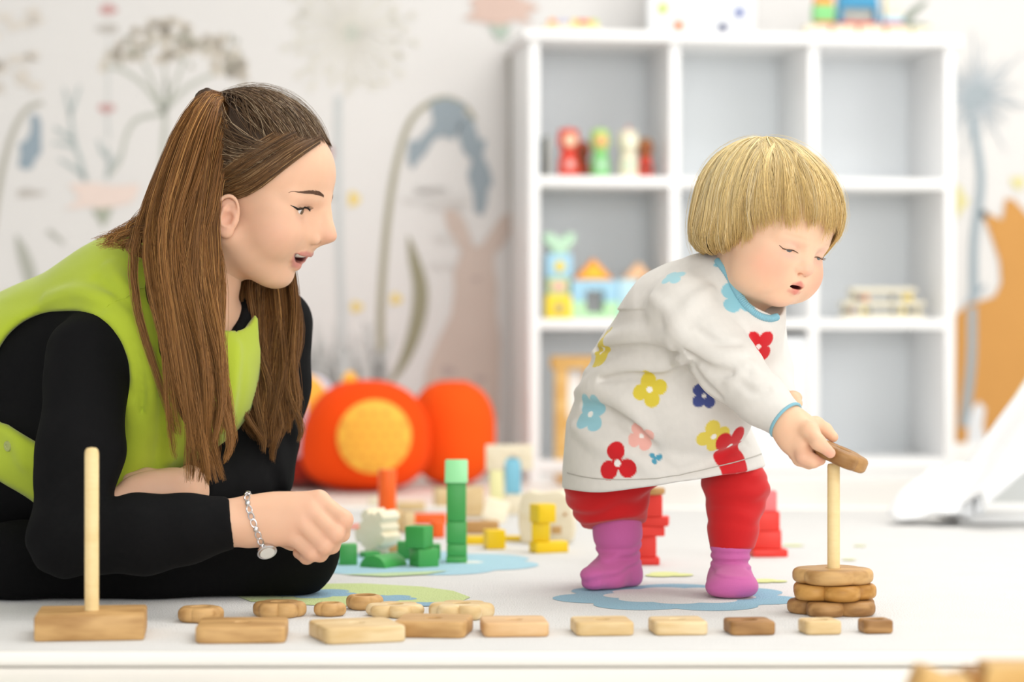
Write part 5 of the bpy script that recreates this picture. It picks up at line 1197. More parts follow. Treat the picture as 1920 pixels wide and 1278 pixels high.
def bundle(name, guides, n, m, spread, thick, cols, r0=.00032, r1=.00014, seed=0, clump=26, cl=.75, wave=.0035, ends=.20, cwave=.0095, pinch=.70, lift=0.0):
    """strands spread across a row of guide curves, gathered into wavy locks"""
    rg = np.random.default_rng(seed); Gd = np.array([catmull(PX(g), m) for g in guides]); K = len(Gd); t = np.linspace(0, 1, m)[None, :, None]
    def at(u): i = u.astype(int); w_ = (u-i)[:, None, None]; return Gd[i]*(1-w_)+Gd[np.minimum(i+1, K-1)]*w_
    cu = np.sort(rg.random(clump)); cu = np.clip((cu*.4+np.linspace(0, 1, clump)*.6), 0, 1); ci = rg.integers(0, clump, n); u = np.clip(cu[ci]+rg.normal(size=n)*.5/clump, 0, 1)*(K-1)*.9999
    coff = rg.normal(size=(clump, 1, 3))*np.array(thick); p = at(u); cen = at(cu*(K-1)*.9999)+coff*(.3+spread*t)
    p = p+coff[ci]*(.3+spread*t)+rg.normal(size=(n, 1, 3))*np.array(thick)*.55*(.4+spread*t)
    p = p+np.array([0, lift, 0]); cen = cen+np.array([0, lift, 0]); q = pinch*t**2.2; p = p*(1-q)+cen[ci]*q
    cf, cp, ca = rg.uniform(6, 14, (clump, 1, 1)), rg.random((clump, 1, 3))*6, rg.uniform(.4, 1.3, (clump, 1, 1))*np.array([1, .5, .1])*cwave
    p = p+(np.sin(t*cf+cp)*ca*np.minimum(1, t*1.6))[ci]
    p = p+np.sin(t*rg.uniform(6, 16, (n, 1, 1))+rg.random((n, 1, 1))*6)*rg.normal(size=(n, 1, 3))*wave*.5*np.minimum(1, t*1.5)
    lens_ = (1-rg.random((clump, 1))*ends)[ci]*(1-rg.random((n, 1))**2.5*ends*1.6); tt = np.linspace(0, 1, m)[None]*lens_
    j = np.clip(tt*(m-1), 0, m-1.001); j0 = j.astype(int); fw = (j-j0)[..., None]; ar = np.arange(n)[:, None]; p = p[ar, j0]*(1-fw)+p[ar, j0+1]*fw
    base = hcol(n, rg, *cols[:3])*rg.uniform(.72, 1.22, (clump, 1))[ci]; tip = base*.45+np.array(lin(cols[3]))*.55
    return link(name, strands_me(p-np.array(WBASE), r0, r1, base, seed, tip), HAIRM, hair)
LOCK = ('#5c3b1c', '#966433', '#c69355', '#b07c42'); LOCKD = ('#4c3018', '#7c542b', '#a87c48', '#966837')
T0 = [tuple(x) for x in [(0, 0, 0)]]
gA = [[(418, 190, 3.045), (385, 170, 3.01), (338, 225, 2.985), (302, 310, 2.965), (276, 395, 2.945), (266, 480, 2.925), (286, 600, 2.905), (322, 720, 2.900), (346, 830, 2.905), (358, 905, 2.91)],
      [(418, 188, 3.04), (392, 174, 3.0), (356, 228, 2.965), (326, 320, 2.945), (300, 420, 2.925), (298, 520, 2.905), (318, 640, 2.890), (345, 760, 2.890), (362, 850, 2.895), (370, 925, 2.90)],
      [(422, 194, 3.04), (402, 186, 2.995), (376, 245, 2.96), (352, 335, 2.940), (331, 435, 2.920), (330, 540, 2.905), (346, 655, 2.890), (365, 770, 2.890), (378, 860, 2.895), (385, 915, 2.90)],
      [(425, 200, 3.04), (410, 208, 2.99), (393, 275, 2.965), (376, 365, 2.945), (361, 455, 2.930), (361, 560, 2.915), (376, 665, 2.900), (390, 770, 2.900), (397, 850, 2.905), (393, 900, 2.91)],
      [(430, 215, 3.03), (418, 255, 2.985), (404, 320, 2.970), (391, 400, 2.955), (386, 470, 2.945), (392, 580, 2.930), (406, 680, 2.915), (416, 770, 2.910), (418, 830, 2.912), (410, 860, 2.915)],
      [(440, 280, 2.985), (424, 320, 2.978), (406, 365, 2.975), (397, 430, 2.972), (404, 490, 2.965), (414, 580, 2.945), (424, 680, 2.93), (430, 760, 2.925), (428, 815, 2.925), (420, 845, 2.93)]]
bundle('hair_ponytail', gA, 4300, 17, .9, (.0060, .010, .003), LOCK, seed=5, clump=44)
CA = Field(); CA.chain([P(x, y, Y+.018) for x, y, Y in [(418, 196, 3.03), (388, 190, 2.995), (362, 250, 2.965), (340, 340, 2.95), (325, 440, 2.93), (328, 540, 2.915), (345, 650, 2.905), (365, 760, 2.905), (380, 840, 2.91)]], [.010, .014, .022, .028, .033, .034, .028, .020, .008], k=.012, flat=((0, 1, 0), 1.9))
CA.chain([P(x, y, Y+.014) for x, y, Y in [(430, 290, 2.995), (404, 380, 2.975), (400, 470, 2.965), (408, 560, 2.95), (415, 680, 2.93), (418, 780, 2.925)]], [.012, .016, .014, .014, .012, .005], k=.012, flat=((0, 1, 0), 1.6))
cloth('hair_core', CA, (-.5, 2.85, .1), (-.3, 3.1, .7), .004, HAIRM, 2, hair, None, lambda v: np.repeat(DKH[None], len(v), 0))
gT = [head_guide(HSF, q, .0012) for q in ([(601, 268), (566, 292), (520, 327), (482, 356), (452, 370), (424, 370), (402, 384)], [(602, 258), (562, 280), (512, 315), (470, 345), (436, 358), (408, 372), (394, 400)], [(600, 246), (555, 266), (502, 300), (456, 330), (420, 348), (396, 375), (385, 410)], [(592, 236), (545, 252), (492, 284), (446, 315), (412, 338), (390, 370), (378, 410)], [(578, 226), (530, 240), (480, 268), (438, 298), (408, 325), (384, 362), (372, 410)])]
bundle('hair_temple_sweep', gT, 1500, 14, .5, (.0012, .0016, .0012), ('#442d1a', '#765535', '#b08f66', '#8a6238'), seed=15, clump=26, wave=.0012, cwave=.0016, pinch=.15, ends=.05, lift=-.004)
gB = [[(470, 430, 3.135), (458, 520, 3.105), (452, 600, 3.085), (455, 700, 3.065), (466, 790, 3.055), (478, 850, 3.055)], [(490, 430, 3.14), (482, 530, 3.11), (480, 620, 3.085), (485, 720, 3.065), (492, 800, 3.055), (496, 858, 3.055)],
      [(510, 430, 3.14), (512, 530, 3.115), (514, 620, 3.09), (514, 720, 3.07), (514, 800, 3.06), (510, 850, 3.06)], [(530, 430, 3.14), (540, 530, 3.12), (545, 620, 3.095), (542, 710, 3.075), (536, 780, 3.065), (526, 830, 3.065)], [(540, 430, 3.14), (553, 530, 3.12), (562, 620, 3.10), (558, 700, 3.08), (552, 760, 3.07), (540, 815, 3.07)]]
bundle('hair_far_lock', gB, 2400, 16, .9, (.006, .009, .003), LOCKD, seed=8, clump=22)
CB = Field(); CB.chain([P(x, y, Y+.02) for x, y, Y in [(505, 450, 3.14), (508, 560, 3.11), (508, 650, 3.09), (505, 750, 3.07), (502, 820, 3.065)]], [.026, .030, .030, .022, .006], k=.012, flat=((0, 1, 0), 1.9))
cloth('hair_core', CB, (-.4, 3.0, .15), (-.25, 3.22, .52), .004, HAIRM, 2, hair, None, lambda v: np.repeat(DKH[None], len(v), 0))
gC = [[(330, 300, 2.98), (292, 375, 2.975), (250, 418, 2.975), (210, 440, 2.975), (168, 462, 2.985)], [(318, 350, 2.97), (285, 410, 2.965), (250, 440, 2.965), (215, 458, 2.965), (185, 470, 2.97)], [(310, 400, 2.96), (285, 440, 2.955), (258, 462, 2.96), (232, 470, 2.965), (205, 480, 2.97)]]
bundle('hair_shoulder_wisp', gC, 330, 16, 1.0, (.004, .004, .004), LOCK, seed=12, clump=9, wave=.005, pinch=.75)
gD = [[(300, 380, 2.94), (278, 420, 2.94), (245, 425, 2.945), (238, 450, 2.945), (262, 475, 2.94), (290, 500, 2.93)], [(300, 400, 2.94), (285, 440, 2.94), (262, 448, 2.945), (262, 470, 2.945), (280, 490, 2.94), (300, 520, 2.93)]]
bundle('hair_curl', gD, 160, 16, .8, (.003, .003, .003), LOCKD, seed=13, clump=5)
# ------------------------------------------------------------------ the toddler
CBASE = Vector((0.21, 3.10, RUGZ)); CB_ = np.array(CBASE)
CS = 1.068
CM = frame(P(1436, 447, 2.99), math.radians(49.3), math.radians(14.5), math.radians(-9.0)) @ Matrix.Scale(CS, 4)
child = thing('person', 'toddler in a white dress with coloured flowers bending over the pegged stack', 'person', CBASE)
def child_head():
    H = Field()
    H.ell((-.010, 0, .035), (.078, .065, .066), k=.02); H.ell((.025, 0, .032), (.0465, .052, .045), k=.02); H.ell((.018, 0, -.018), (.0505, .052, .047), k=.02)
    for s in (-1, 1):
        H.ell((.037, s*.031, -.029), (.0290, .0255, .0250), k=.016); H.ell((.026, s*.030, -.045), (.027, .023, .019), k=.016)
    H.ell((.0440, 0, -.0565), (.0165, .0180, .0130), k=.013); H.ell((.050, 0, -.037), (.0185, .022, .0155), k=.012)
    H.ell((.015, 0, -.052), (.032, .034, .018), k=.016)
    H.cap((-.012, 0, -.035), (-.035, 0, -.125), .037, .042, k=.02)
    for s in (-1, 1):
        H.ell((.0815, s*.0245, -.001), (.0150, .0150, .0085), k=.012, mode='s'); H.cap((.0645, s*.012, .0125), (.054, s*.034, .0110), .006, .0055, k=.012)
    H.cap((.0655, 0, .004), (.0710, 0, -.0150), .0058, .0068, k=.010); H.ell((.0732, 0, -.0192), (.0080, .0092, .0074), k=.005)
    for s in (-1, 1):
        H.ell((.0665, s*.0085, -.0208), (.0066, .0050, .0052), k=.004); H.ell((.0695, s*.0050, -.0262), (.0036, .0024, .0020), k=.002, mode='s')
        ec = np.array([.0522, s*.0243, -.0015])
        def up(p, ec=ec): q = p-ec; return np.maximum(np.sqrt((q*q).sum(1))-.0132, -(q[:, 2]+.0010+np.abs(q[:, 1])*0.05))
        def lo(p, ec=ec): q = p-ec; return np.maximum(np.sqrt((q*q).sum(1))-.0128, (q[:, 2]+.0064-np.abs(q[:, 1])*0.08))
        H.add(up, .0022); H.add(lo, .0025)
        H.chain([(.0642, 0, -.0370), (.0612, s*.008, -.0382), (.0540, s*.0155, -.0425)], [.0040, .0038, .0024], k=.004)
        H.chain([(.0622, 0, -.0472), (.0590, s*.008, -.0464), (.0532, s*.0145, -.0438)], [.0044, .0040, .0024], k=.004)
    H.chain([(.0665, 0, -.0348), (.0645, 0, -.0285)], [.0010, .0012], k=.004, mode='s')
    H.ell((.0620, 0, -.0425), (.0125, .0112, .0023), k=.0016, mode='s')
    return H
CH_F = child_head()
v, f = CH_F.mesh((-.10, -.078, -.115), (.09, .078, .108), .0014); v = relax(v, f, 1, .4)
CSK = np.array(lin('#f0c7a8'))
def clips(p):
    q = p.copy(); q[:, 1] = np.abs(q[:, 1]); lf = Field(); lf.chain([(.0688, 0, -.0378), (.0648, .008, -.0390), (.0550, .0154, -.0425)], [.0026, .0026, .0014], k=.002); lf.chain([(.0652, 0, -.0470), (.0612, .008, -.0462), (.0536, .0145, -.0438)], [.0040, .0034, .0014], k=.002)
    return .8*sstep(.0020, -.0006, lf.eval(q))
cc_ = skin_cols(v, CSK, lin('#d4746c'), clips, [((.052, -.036, -.026), (.022, .020, .017), lin('#ec937c'), .75), ((.052, .036, -.026), (.022, .020, .017), lin('#ec937c'), .75), ((.078, 0, -.020), (.010, .010, .009), lin('#e9a796'), .5), ((.046, 0, -.062), (.012, .014, .01), lin('#eeb09f'), .45),
    ((.062, -.023, .0135), (.014, .013, .0020), lin('#d9ad8c'), .5), ((.062, .023, .0135), (.014, .013, .0020), lin('#d9ad8c'), .5), ((.062, -.024, .004), (.012, .014, .006), lin('#e6b3a6'), .5), ((.062, .024, .004), (.012, .014, .006), lin('#e6b3a6'), .5), ((.062, -.024, -.010), (.010, .013, .004), lin('#dba79b'), .5), ((.062, .024, -.010), (.010, .013, .004), lin('#dba79b'), .5)])
mi = sstep(.066, .060, v[:, 0])*sstep(.0036, .0024, np.abs(v[:, 2]+.0425))*sstep(.0135, .010, np.abs(v[:, 1]))*(v[:, 0] > .04); cc_ = mixc(cc_, (.16, .025, .025), mi)
CPARTS = [(xf(CM, v)-CB_, f, cc_)]
for s in (-1, 1):
    eyeball('eye', CM, (.0522, s*.0243, -.0015), .0122, (1, 0, -.55), lin('#5d6a70'), CBASE, child, .0062)
    ll = catmull([(.0655, s*.0145, -.0042), (.0655, s*.0195, -.0032), (.0640, s*.0255, -.0027), (.0600, s*.0315, -.0026), (.0545, s*.0362, -.0014)], 20); ll = on_field(CH_F, ll, .0002, 6)
    link('lash_line', tube_me(xf(CM, ll)-CB_, list(np.interp(np.linspace(0, 1, 20), [0, .3, .8, 1], [.0003, .0006, .0007, .0003])), 6), mat('lash_brown', '#4d3426', 0.7), child)
    rg = np.random.default_rng(30+s); pth = []
    for k in range(26):
        i = rg.uniform(2, 18.5); b_ = np.array([np.interp(i, np.arange(20), ll[:, j]) for j in range(3)]); u = i/20; dv = np.array([.75, s*(-.15+.7*u), -.50]); dv /= np.linalg.norm(dv); L_ = rg.uniform(.0045, .0065)
        pth.append([b_+dv*L_*.8*t+np.array([0, 0, .0022])*t*t for t in np.linspace(0, 1, 5)])
    pth = np.array(pth); link('eyelashes', strands_me(xf(CM, pth.reshape(-1, 3)).reshape(pth.shape)-CB_, .00018, .00007, np.repeat(np.array([lin('#7d5f48')]), 26, 0)), HAIRM, child)
# right hand closing on the disc
HFc = Field()
HFc.chain(PX([(1440, 757, 2.895), (1478, 792, 2.88)]), [.021, .020], k=.008)
hx = (P(1522, 846, 2.868)-P(1474, 788, 2.88)).normalized(); hz_ = Vector((0, -1, 0.15)); hz_ = (hz_-hx*hz_.dot(hx)).normalized(); hy = hz_.cross(hx)
HFc.ell(P(1496, 815, 2.874), (.031, .0265, .0185), Matrix((hx, hy, hz_)).transposed(), k=.010)
HFc.chain(PX([(1500, 800, 2.866), (1518, 808, 2.853), (1534, 829, 2.838), (1557, 849, 2.834)]), [.0115, .0105, .0088, .0062], k=.006)
HFc.chain(PX([(1510, 797, 2.882), (1530, 796, 2.893), (1547, 805, 2.897), (1562, 819, 2.892)]), [.0115, .0095, .0080, .0064], k=.006)
HFc.chain(PX([(1503, 832, 2.862), (1508, 856, 2.854), (1524, 864, 2.852), (1538, 862, 2.857)]), [.0115, .0092, .0080, .0066], k=.005)
HFc.chain(PX([(1492, 835, 2.872), (1500, 859, 2.868), (1517, 866, 2.868), (1532, 863, 2.872)]), [.0110, .0088, .0078, .0064], k=.0045)
HFc.chain(PX([(1485, 826, 2.884), (1492, 850, 2.886), (1506, 859, 2.888), (1518, 858, 2.890)]), [.0105, .0082, .0072, .0060], k=.0045)
v, f = HFc.mesh(A3(P(1430, 885, 2.82))-.01, A3(P(1580, 740, 2.92))+.02, .0014); v = relax(v, f, 1, .4)
CPARTS.append((v-CB_, f, skin_cols(v, CSK*np.array([.97, .93, .90]), CSK, lambda q: np.zeros(len(q)), [(A3(P(1557, 849, 2.83)), (.008,)*3, lin('#e8978a'), .5), (A3(P(1538, 862, 2.85)), (.008,)*3, lin('#e8978a'), .4), (A3(P(1505, 858, 2.85)), (.010,)*3, lin('#e8a090'), .35)])))
# left hand behind, only its fingers show above the sleeve
LH = Field(); LH.chain(PX([(1420, 690, 3.06), (1460, 755, 2.97)]), [.022, .018], k=.008); LH.ell(P(1468, 768, 2.955), (.022, .018, .022), k=.01)
for q_ in ([(1474, 760, 2.945), (1486, 748, 2.935), (1495, 756, 2.93)], [(1470, 765, 2.94), (1485, 768, 2.93), (1496, 775, 2.925)], [(1466, 772, 2.94), (1480, 782, 2.93), (1490, 790, 2.925)], [(1464, 780, 2.945), (1476, 794, 2.94), (1484, 800, 2.935)], [(1476, 755, 2.955), (1488, 746, 2.95), (1494, 745, 2.945)]): LH.chain(PX(q_), [.009, .0085, .0066], k=.005)
v, f = LH.mesh(A3(P(1400, 820, 2.91))-.01, A3(P(1510, 670, 3.07))+.02, .002); CPARTS.append((v-CB_, f, np.repeat(CSK[None]*np.array([.97, .93, .90]), len(v), 0)))
# hidden rest
CBF = Field(); CBF.chain([P(1240, 775, 3.13), P(1260, 690, 3.10), P(1330, 610, 3.05), P(1410, 530, 3.005)], [.060, .06, .052, .030], k=.03)
CBF.chain([P(1320, 590, 3.0), P(1375, 690, 2.93), P(1440, 757, 2.895)], [.03, .026, .02], k=.02); CBF.chain([P(1400, 620, 3.08), P(1430, 700, 3.05)], [.028, .022], k=.02)
CBF.chain([P(1200, 820, 3.13), P(1135, 910, 3.145), P(1158, 1030, 3.165), P(1150, 1068, 3.16)], [.05, .032, .018, .012], k=.02); CBF.chain([P(1345, 820, 3.125), P(1378, 930, 3.095), P(1370, 1020, 3.073), P(1368, 1070, 3.08)], [.032, .022, .016, .013], k=.02)
v, f = CBF.mesh((.07, 2.85, RUGZ), (.37, 3.28, .46), .006); CPARTS.append((v-CB_, f, np.repeat(CSK[None], len(v), 0)))
v, f, c = body_join(CPARTS); link('body', np_mesh('body', v, f, c), SKIN, child)
# ---- leggings and socks
REDL, PNKS = mat('red_jersey', '#cf1f22', 0.8, 0.2, 1400, 0.05, 0.2, spec=0.2), mat('pink_sock', '#cf6aa8', 0.85, 0.35, 1300, 0.06, 0.2, spec=0.2)
def rings(F_, a, b, amp, n, t0, t1, seed, warp=1.2):
    """soft gathered folds around a limb between a and b"""
    a, b = A3(a), A3(b); L_ = np.linalg.norm(b-a); u = (b-a)/L_
    def fn(p): t = ((p-a)@u)/L_; return amp*np.sin(n*2*math.pi*t+warp*wnoise(p, 55, seed)*2)*sstep(t0-.06, t0+.04, t)*sstep(t1+.06, t1-.04, t)
    F_.add(fn, 0, 'x')
LL = Field(); LL.chain([P(1170, 845, 3.14), P(1133, 912, 3.145), P(1150, 960, 3.152), P(1158, 990, 3.158)], [.060, .0445, .0395, .0350], k=.02)
LL.plane(P(1150, 984, 3.155), (.10, -.25, -1.0), .003); rings(LL, P(1133, 890, 3.145), P(1158, 990, 3.158), .0017, 2.6, .15, .75, 3)
cloth('legging', LL, A3(P(1040, 1010, 3.14))-np.array([0, .07, 0]), A3(P(1250, 830, 3.14))+np.array([0, .08, .0]), .0024, REDL, 1, child, CBASE)
LR = Field(); LR.chain([P(1366, 880, 3.118), P(1381, 915, 3.095), P(1375, 985, 3.078), P(1372, 1034, 3.072)], [.033, .0350, .0300, .0272], k=.02)
LR.plane(P(1372, 1030, 3.07), (.02, -.1, -1.0), .003); rings(LR, P(1382, 890, 3.08), P(1372, 1030, 3.07), .0014, 3.2, .0, .68, 5)
cloth('legging', LR, A3(P(1300, 1050, 3.08))-np.array([0, .06, 0]), A3(P(1450, 830, 3.08))+np.array([0, .06, .0]), .0022, REDL, 1, child, CBASE)
for F_, a_, b_, m_ in ((LL, P(1147, 955, 3.152), P(1158, 990, 3.158), 0), (LR, P(1374, 978, 3.073), P(1372, 1030, 3.07), 1)): pass
SL = Field(); SL.chain([P(1156, 965, 3.156), P(1158, 1000, 3.160), P(1160, 1040, 3.166), P(1166, 1070, 3.172)], [.0290, .0280, .0232, .0225], k=.012); SL.chain([P(1164, 1074, 3.168), P(1140, 1078, 3.142), P(1114, 1084, 3.118)], [.0245, .0230, .0180], k=.016); SL.ell(P(1172, 1082, 3.178), (.020, .022, .018), k=.012)
SL.plane((0, 0, RUGZ+.0008), (0, 0, -1), .006); rings(SL, P(1157, 985, 3.158), P(1166, 1070, 3.172), .0016, 4.0, .35, .85, 7, 1.6)
cloth('sock', SL, A3(P(1070, 1110, 3.14))-np.array([0, .07, .01]), A3(P(1230, 955, 3.16))+np.array([0, .07, .0]), .0021, PNKS, 1, child, CBASE)
SR = Field(); SR.chain([P(1371, 1000, 3.072), P(1370, 1030, 3.072), P(1368, 1062, 3.077)], [.0215, .0212, .0200], k=.012); SR.ell(P(1368, 1082, 3.085), (.0235, .025, .022), k=.015); SR.ell(P(1371, 1093, 3.055), (.0310, .040, .0215), k=.018); SR.ell(P(1372, 1100, 3.030), (.0325, .024, .0160), k=.014)
SR.plane((0, 0, RUGZ+.0008), (0, 0, -1), .006); rings(SR, P(1370, 1015, 3.07), P(1367, 1075, 3.075), .0013, 4.0, .15, .8, 8, 1.6)
cloth('sock', SR, A3(P(1310, 1130, 3.05))-np.array([0, .07, .01]), A3(P(1430, 985, 3.07))+np.array([0, .06, .0]), .0021, PNKS, 1, child, CBASE)
# ---- dress
D = Field()
D.loft([P(1251, 912, 3.125), P(1243, 850, 3.125), P(1232, 790, 3.13), P(1245, 700, 3.11)], [.1330, .1255, .1150, .098], [.116, .108, .098, .085], k=.01)
D.chain([P(1248, 705, 3.11), P(1300, 622, 3.06), P(1352, 572, 3.03), P(1395, 545, 3.015)], [.0975, .0880, .0660, .052], k=.02)
D.chain([P(1395, 610, 3.00), P(1385, 700, 3.04)], [.0505, .052], k=.02)
D.ell(P(1278, 752, 3.065), (.093, .072, .086), Matrix.Rotation(.25, 3, 'Y'), k=.006)
D.chain([P(1288, 585, 2.995), P(1368, 690, 2.935), P(1430, 750, 2.90), P(1474, 788, 2.880)], [.0520, .0385, .0305, .0246], k=.010)
D.chain([P(1405, 600, 3.08), P(1430, 690, 3.05), P(1455, 750, 2.985)], [.046, .034, .026], k=.02)
D.plane(P(1247, 908, 3.02), (.150, -.03, -1.0), .003)
cutcuff(D, P(1430, 750, 2.90), P(1473, 787, 2.8805), .034)
D.chain([P(1428, 550, 2.985), P(1450, 515, 2.98)], [.034, .050], k=.004, mode='s')
D0 = Field(); D0.ops = list(D.ops)
def fold(pts, r, k, mode='u', lift=0.0): px_fold(D, D0, pts, r, k, mode, lift)
for pts, r, lift in (([(1108, 668), (1150, 640), (1210, 628), (1285, 640)], .012, .005), ([(1100, 720), (1160, 690), (1230, 690), (1300, 672)], .010, .005), ([(1085, 735), (1130, 735), (1180, 760), (1225, 810)], .013, .005),
                     ([(1330, 545), (1290, 580), (1265, 630), (1270, 660)], .009, .004), ([(1262, 600), (1300, 650), (1345, 672), (1392, 668)], .009, .004), ([(1370, 715), (1400, 690), (1420, 700)], .005, .003), ([(1225, 560), (1262, 590), (1280, 640)], .006, .003), ([(1080, 800), (1120, 830), (1180, 850), (1230, 890)], .009, .004)):
    fold(pts, r, .014, 'u', lift)
for pts, r in (([(1130, 712), (1190, 704), (1250, 706), (1302, 678)], .003), ([(1092, 760), (1140, 768), (1190, 800), (1240, 862), (1270, 884)], .003), ([(1300, 690), (1320, 720), (1350, 745)], .003), ([(1275, 884), (1330, 866), (1400, 830)], .003), ([(1290, 655), (1330, 690), (1372, 700)], .0025), ([(1120, 655), (1190, 652), (1270, 662)], .0025), ([(1310, 620), (1345, 640), (1385, 642)], .0022), ([(1390, 720), (1415, 735), (1440, 730)], .002)):
    fold(pts, r*1.5, .010, 's', -.001)
D.add(lambda p: .0012*wnoise(p, 38, 6)+.0005*wnoise(p, 110, 7), 0, 'x')
hemz = None
FLW = [(1133, 652, 26, .5, '#e2cd48', 4, True), (1218, 730, 34, .2, '#e0cb45', 4, True), (1320, 742, 26, .75, '#47528f', 4, True), (1421, 650, 36, .6, '#cf1f28', 4, True), (1107, 776, 37, .3, '#9accd9', 4, True), (1203, 817, 27, .5, '#efb5aa', 4, True),
       (1338, 818, 34, .1, '#e4cf55', 4, True), (1368, 836, 40, .45, '#cd1c24', 4, True), (1158, 868, 40, 1.745, '#cf1f26', 3, True), (1228, 859, 13, .3, '#4f9db8', 3, False), (1170, 566, 24, .2, '#55608f', 4, False), (1262, 518, 24, .2, '#a8d5df', 4, False), (1385, 556, 36, .9, '#8fc6d4', 4, False), (1477, 578, 18, .2, '#8fc6d4', 4, False), (1352, 493, 14, .2, '#8fc6d4', 4, False)]
WHT = np.array(lin('#e0dcd6'))
def dress_col(v):
    c = np.repeat(WHT[None], len(v), 0); c *= (1+.02*wnoise(v, 400, 4))[:, None]
    for x, y, R_, ph, colr, npet, cen in FLW:
        h_ = ray_hit(D, x, y)
        if h_ is None: continue
        h_ = A3(h_); e = 1e-3; d0 = D.eval(h_[None])[0]; g = np.array([(D.eval((h_+np.eye(3)[i]*e)[None])[0]-d0)/e for i in range(3)]); g /= np.linalg.norm(g); r = R_*h_[1]/F
        t1 = np.array([1., 0, 0]); t1 = t1-g*(t1@g); t1 /= np.linalg.norm(t1); t2 = np.cross(g, t1); t2 = t2 if t2[2] > 0 else -t2
        q = v-h_; near = np.nonzero((q**2).sum(1) < (r*1.6)**2)[0]
        if not len(near): continue
        a, b = q[near]@t1, q[near]@t2; a, b = a*1.0, b*1.0; dd = np.full(len(near), 9.0)
        for k in range(npet):
            an = ph+2*math.pi*k/npet; dd = np.minimum(dd, np.hypot(a-.56*r*math.cos(an), b-.56*r*math.sin(an))-.45*r)
        dd = np.minimum(dd, np.hypot(a, b)-.3*r); w_ = sstep(.0007, -.0007, dd); c[near] = mixc(c[near], lin(colr), w_)
        if cen: c[near] = mixc(c[near], lin('#f4f1ec'), sstep(.0006, -.0006, np.hypot(a, b)-.17*r))
    return c
DRESSM = vcol('knit_dress', 0.85, 0.25, 0.0, 0.3, 1500, 0.2)
dress = cloth('dress', D, (.05, 2.84, .10), (.37, 3.26, .48), .0019, DRESSM, 1, child, CBASE, dress_col)
def smooth_pts(p, it=6):
    p = np.array([tuple(q) for q in p])
    for _ in range(it): p[1:-1] = .25*p[:-2]+.5*p[1:-1]+.25*p[2:]
    return p
# hem line, collar and cuff trims
TRIM = mat('blue_trim', '#86bccd', 0.85, 0.3, 1500, 0.05, 0.2)
hm = [p for p in (ray_hit(D, x, y) for x, y in catmull([(1064, 886, 0), (1110, 896, 0), (1180, 899, 0), (1260, 893, 0), (1340, 876, 0), (1400, 860, 0), (1434, 848, 0)], 60)[:, :2]) if p is not None]
hm = [Vector(p) for p in on_field(D, smooth_pts(hm, 8), .0003)]; link('hem_seam', tube_me([p-CBASE for p in hm], .0007, 6), mat('hem_thread', '#b9b4ac', 0.9), dress)
cl_ = [p for p in (ray_hit(D, x, y) for x, y in catmull([(1345, 488, 0), (1366, 517, 0), (1382, 548, 0), (1398, 571, 0), (1420, 590, 0), (1442, 597, 0), (1456, 594, 0)], 90)[:, :2]) if p is not None]
if len(cl_) > 8:
    cp_ = smooth_pts(cl_, 12); link('collar', tube_me(cp_-CB_, [.0042+.0007*(i % 2) for i in range(len(cp_))], 8), TRIM, dress)
ca, cb2 = A3(P(1430, 750, 2.90)), A3(P(1473, 787, 2.8805)); cn = (cb2-ca)/np.linalg.norm(cb2-ca); c1 = np.cross(cn, [0, 0, 1.]); c1 /= np.linalg.norm(c1); c2 = np.cross(cn, c1)
link('cuff', tube_me([Vector(cb2+(c1*math.cos(a)+c2*math.sin(a))*.0240)-CBASE for a in np.linspace(0, 2*math.pi, 41)], .0020, 8, False), TRIM, dress)
# ---- hair
HC0 = Field(); HC0.ell((-.012, 0, .036), (.0855, .0745, .0725), k=.02); HC0.ell((-.020, 0, -.008), (.070, .0745, .056), k=.02); HC0.ell((.026, 0, .036), (.0535, .0590, .048), k=.02)
HK = Field(); HK.ell((-.012, 0, .036), (.0800, .0690, .0680), k=.02); HK.ell((-.024, 0, .002), (.060, .0650, .034), k=.02)
HK.plane((.048, 0, .030), (.78, 0, -.62), .008)
v, f = HK.mesh((-.11, -.09, -.08), (.09, .09, .12), .0035); v = relax(v, f, 2, .5)
chair_ = link('hair', np_mesh('hair', xf(CM, v)-CB_, f, np.repeat(np.array([lin('#a67c3c')]), len(v), 0)), HAIRM, child)
rg = np.random.default_rng(77); n, m = 6100, 12
ea = np.radians([-180, -150, -120, -90, -72, -52, -30, 0, 30, 52, 72, 90, 120, 150, 180]); ex = [-.086, -.074, -.046, -.004, .022, .044, .062, .071, .062, .046, .026, -.004, -.046, -.074, -.086]; ey = [0, -.046, -.068, -.076, -.072, -.058, -.036, 0, .036, .058, .072, .076, .068, .046, 0]; ez = [-.054, -.054, -.052, -.042, -.018, .020, .038, .038, .027, .010, -.018, -.042, -.052, -.054, -.054]
ncl = 170; cth = (np.arange(ncl)+rg.uniform(-.4, .4, ncl))/ncl*2*math.pi-math.pi; ci = rg.integers(0, ncl, n); th = cth[ci]+rg.normal(size=n)*.035; thw = (th+math.pi) % (2*math.pi)-math.pi
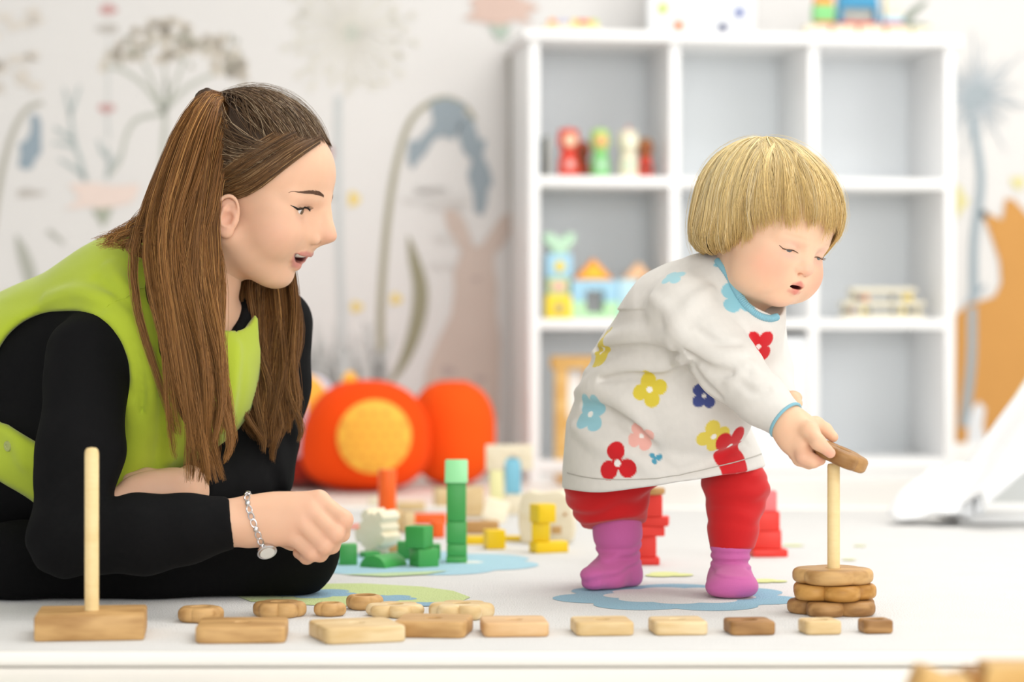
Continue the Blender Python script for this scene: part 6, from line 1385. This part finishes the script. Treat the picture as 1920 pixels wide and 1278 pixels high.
E = np.stack([np.interp(thw, ea, q) for q in (ex, ey, ez)], 1); E[:, 2] += rg.normal(size=ncl)[ci]*.0055+rg.normal(size=n)*.003
C0 = np.array([-.040, -.006, .104]); C0s = C0+np.stack([np.cos(thw), np.sin(thw), 0*thw], 1)*.004
# swirl: strands leave the crown slightly sideways
t = np.linspace(0, 1, m)[None, :, None]; s0 = (rg.random((n, 1, 1))**1.6*.55); tt = s0+(1-s0)*t
sw = np.sin(tt*math.pi)*np.stack([-np.sin(thw), np.cos(thw), 0*thw], 1)[:, None, :]*(.012*rg.uniform(.4, 1.6, ncl)[ci])[:, None, None]*(.5-1.6*np.clip(np.cos(thw), 0, 1))[:, None, None]
pth = C0s[:, None, :]*(1-tt)+E[:, None, :]*tt+np.array([0, 0, .03])*np.sin(tt*math.pi)+sw+(np.sin(tt*rg.uniform(4, 9, (ncl, 1, 1))[ci]+rg.random((ncl, 1, 1))[ci]*6)*rg.normal(size=(ncl, 1, 3))[ci]*.0034)
lay = (rg.random((ncl, 1))[ci]*.0045+rg.random((n, 1))*.0025-.0035)*np.ones((1, m)); lay = lay*(1-.3*(tt[..., 0])**3)-.010*np.maximum(0, tt[..., 0]-.86)/.14*(np.abs(thw) > 1.2)[:, None]
pth = proj(HC0, pth, lay, 6)
cb_ = hcol(n, rg, '#f4de9f', '#fcebbb', '#fff2cc')*rg.uniform(.74, 1.2, (ncl, 1))[ci]; tp = cb_*.35+np.array(lin('#dcac52'))*.6
link('hair_strands', strands_me((xf(CM, pth.reshape(-1, 3))-CB_).reshape(pth.shape), .00036, .00013, cb_, 3, tp), HAIRM, chair_)
n2 = 90; sel = rg.integers(0, n, n2); fl_ = pth[sel]+np.sin(np.linspace(0, 1, m)*math.pi)[None, :, None]*rg.normal(size=(n2, 1, 3))*.004+np.array([0, 0, .003])
link('flyaway_hairs', strands_me((xf(CM, proj(HC0, fl_, rg.uniform(.002, .007, (n2, 1))*np.ones((1, m))).reshape(-1, 3))-CB_).reshape(fl_.shape), .00014, .00008, hcol(n2, rg, '#e6cf98', '#f2e2b8', '#f8eccb')), HAIRM, chair_)
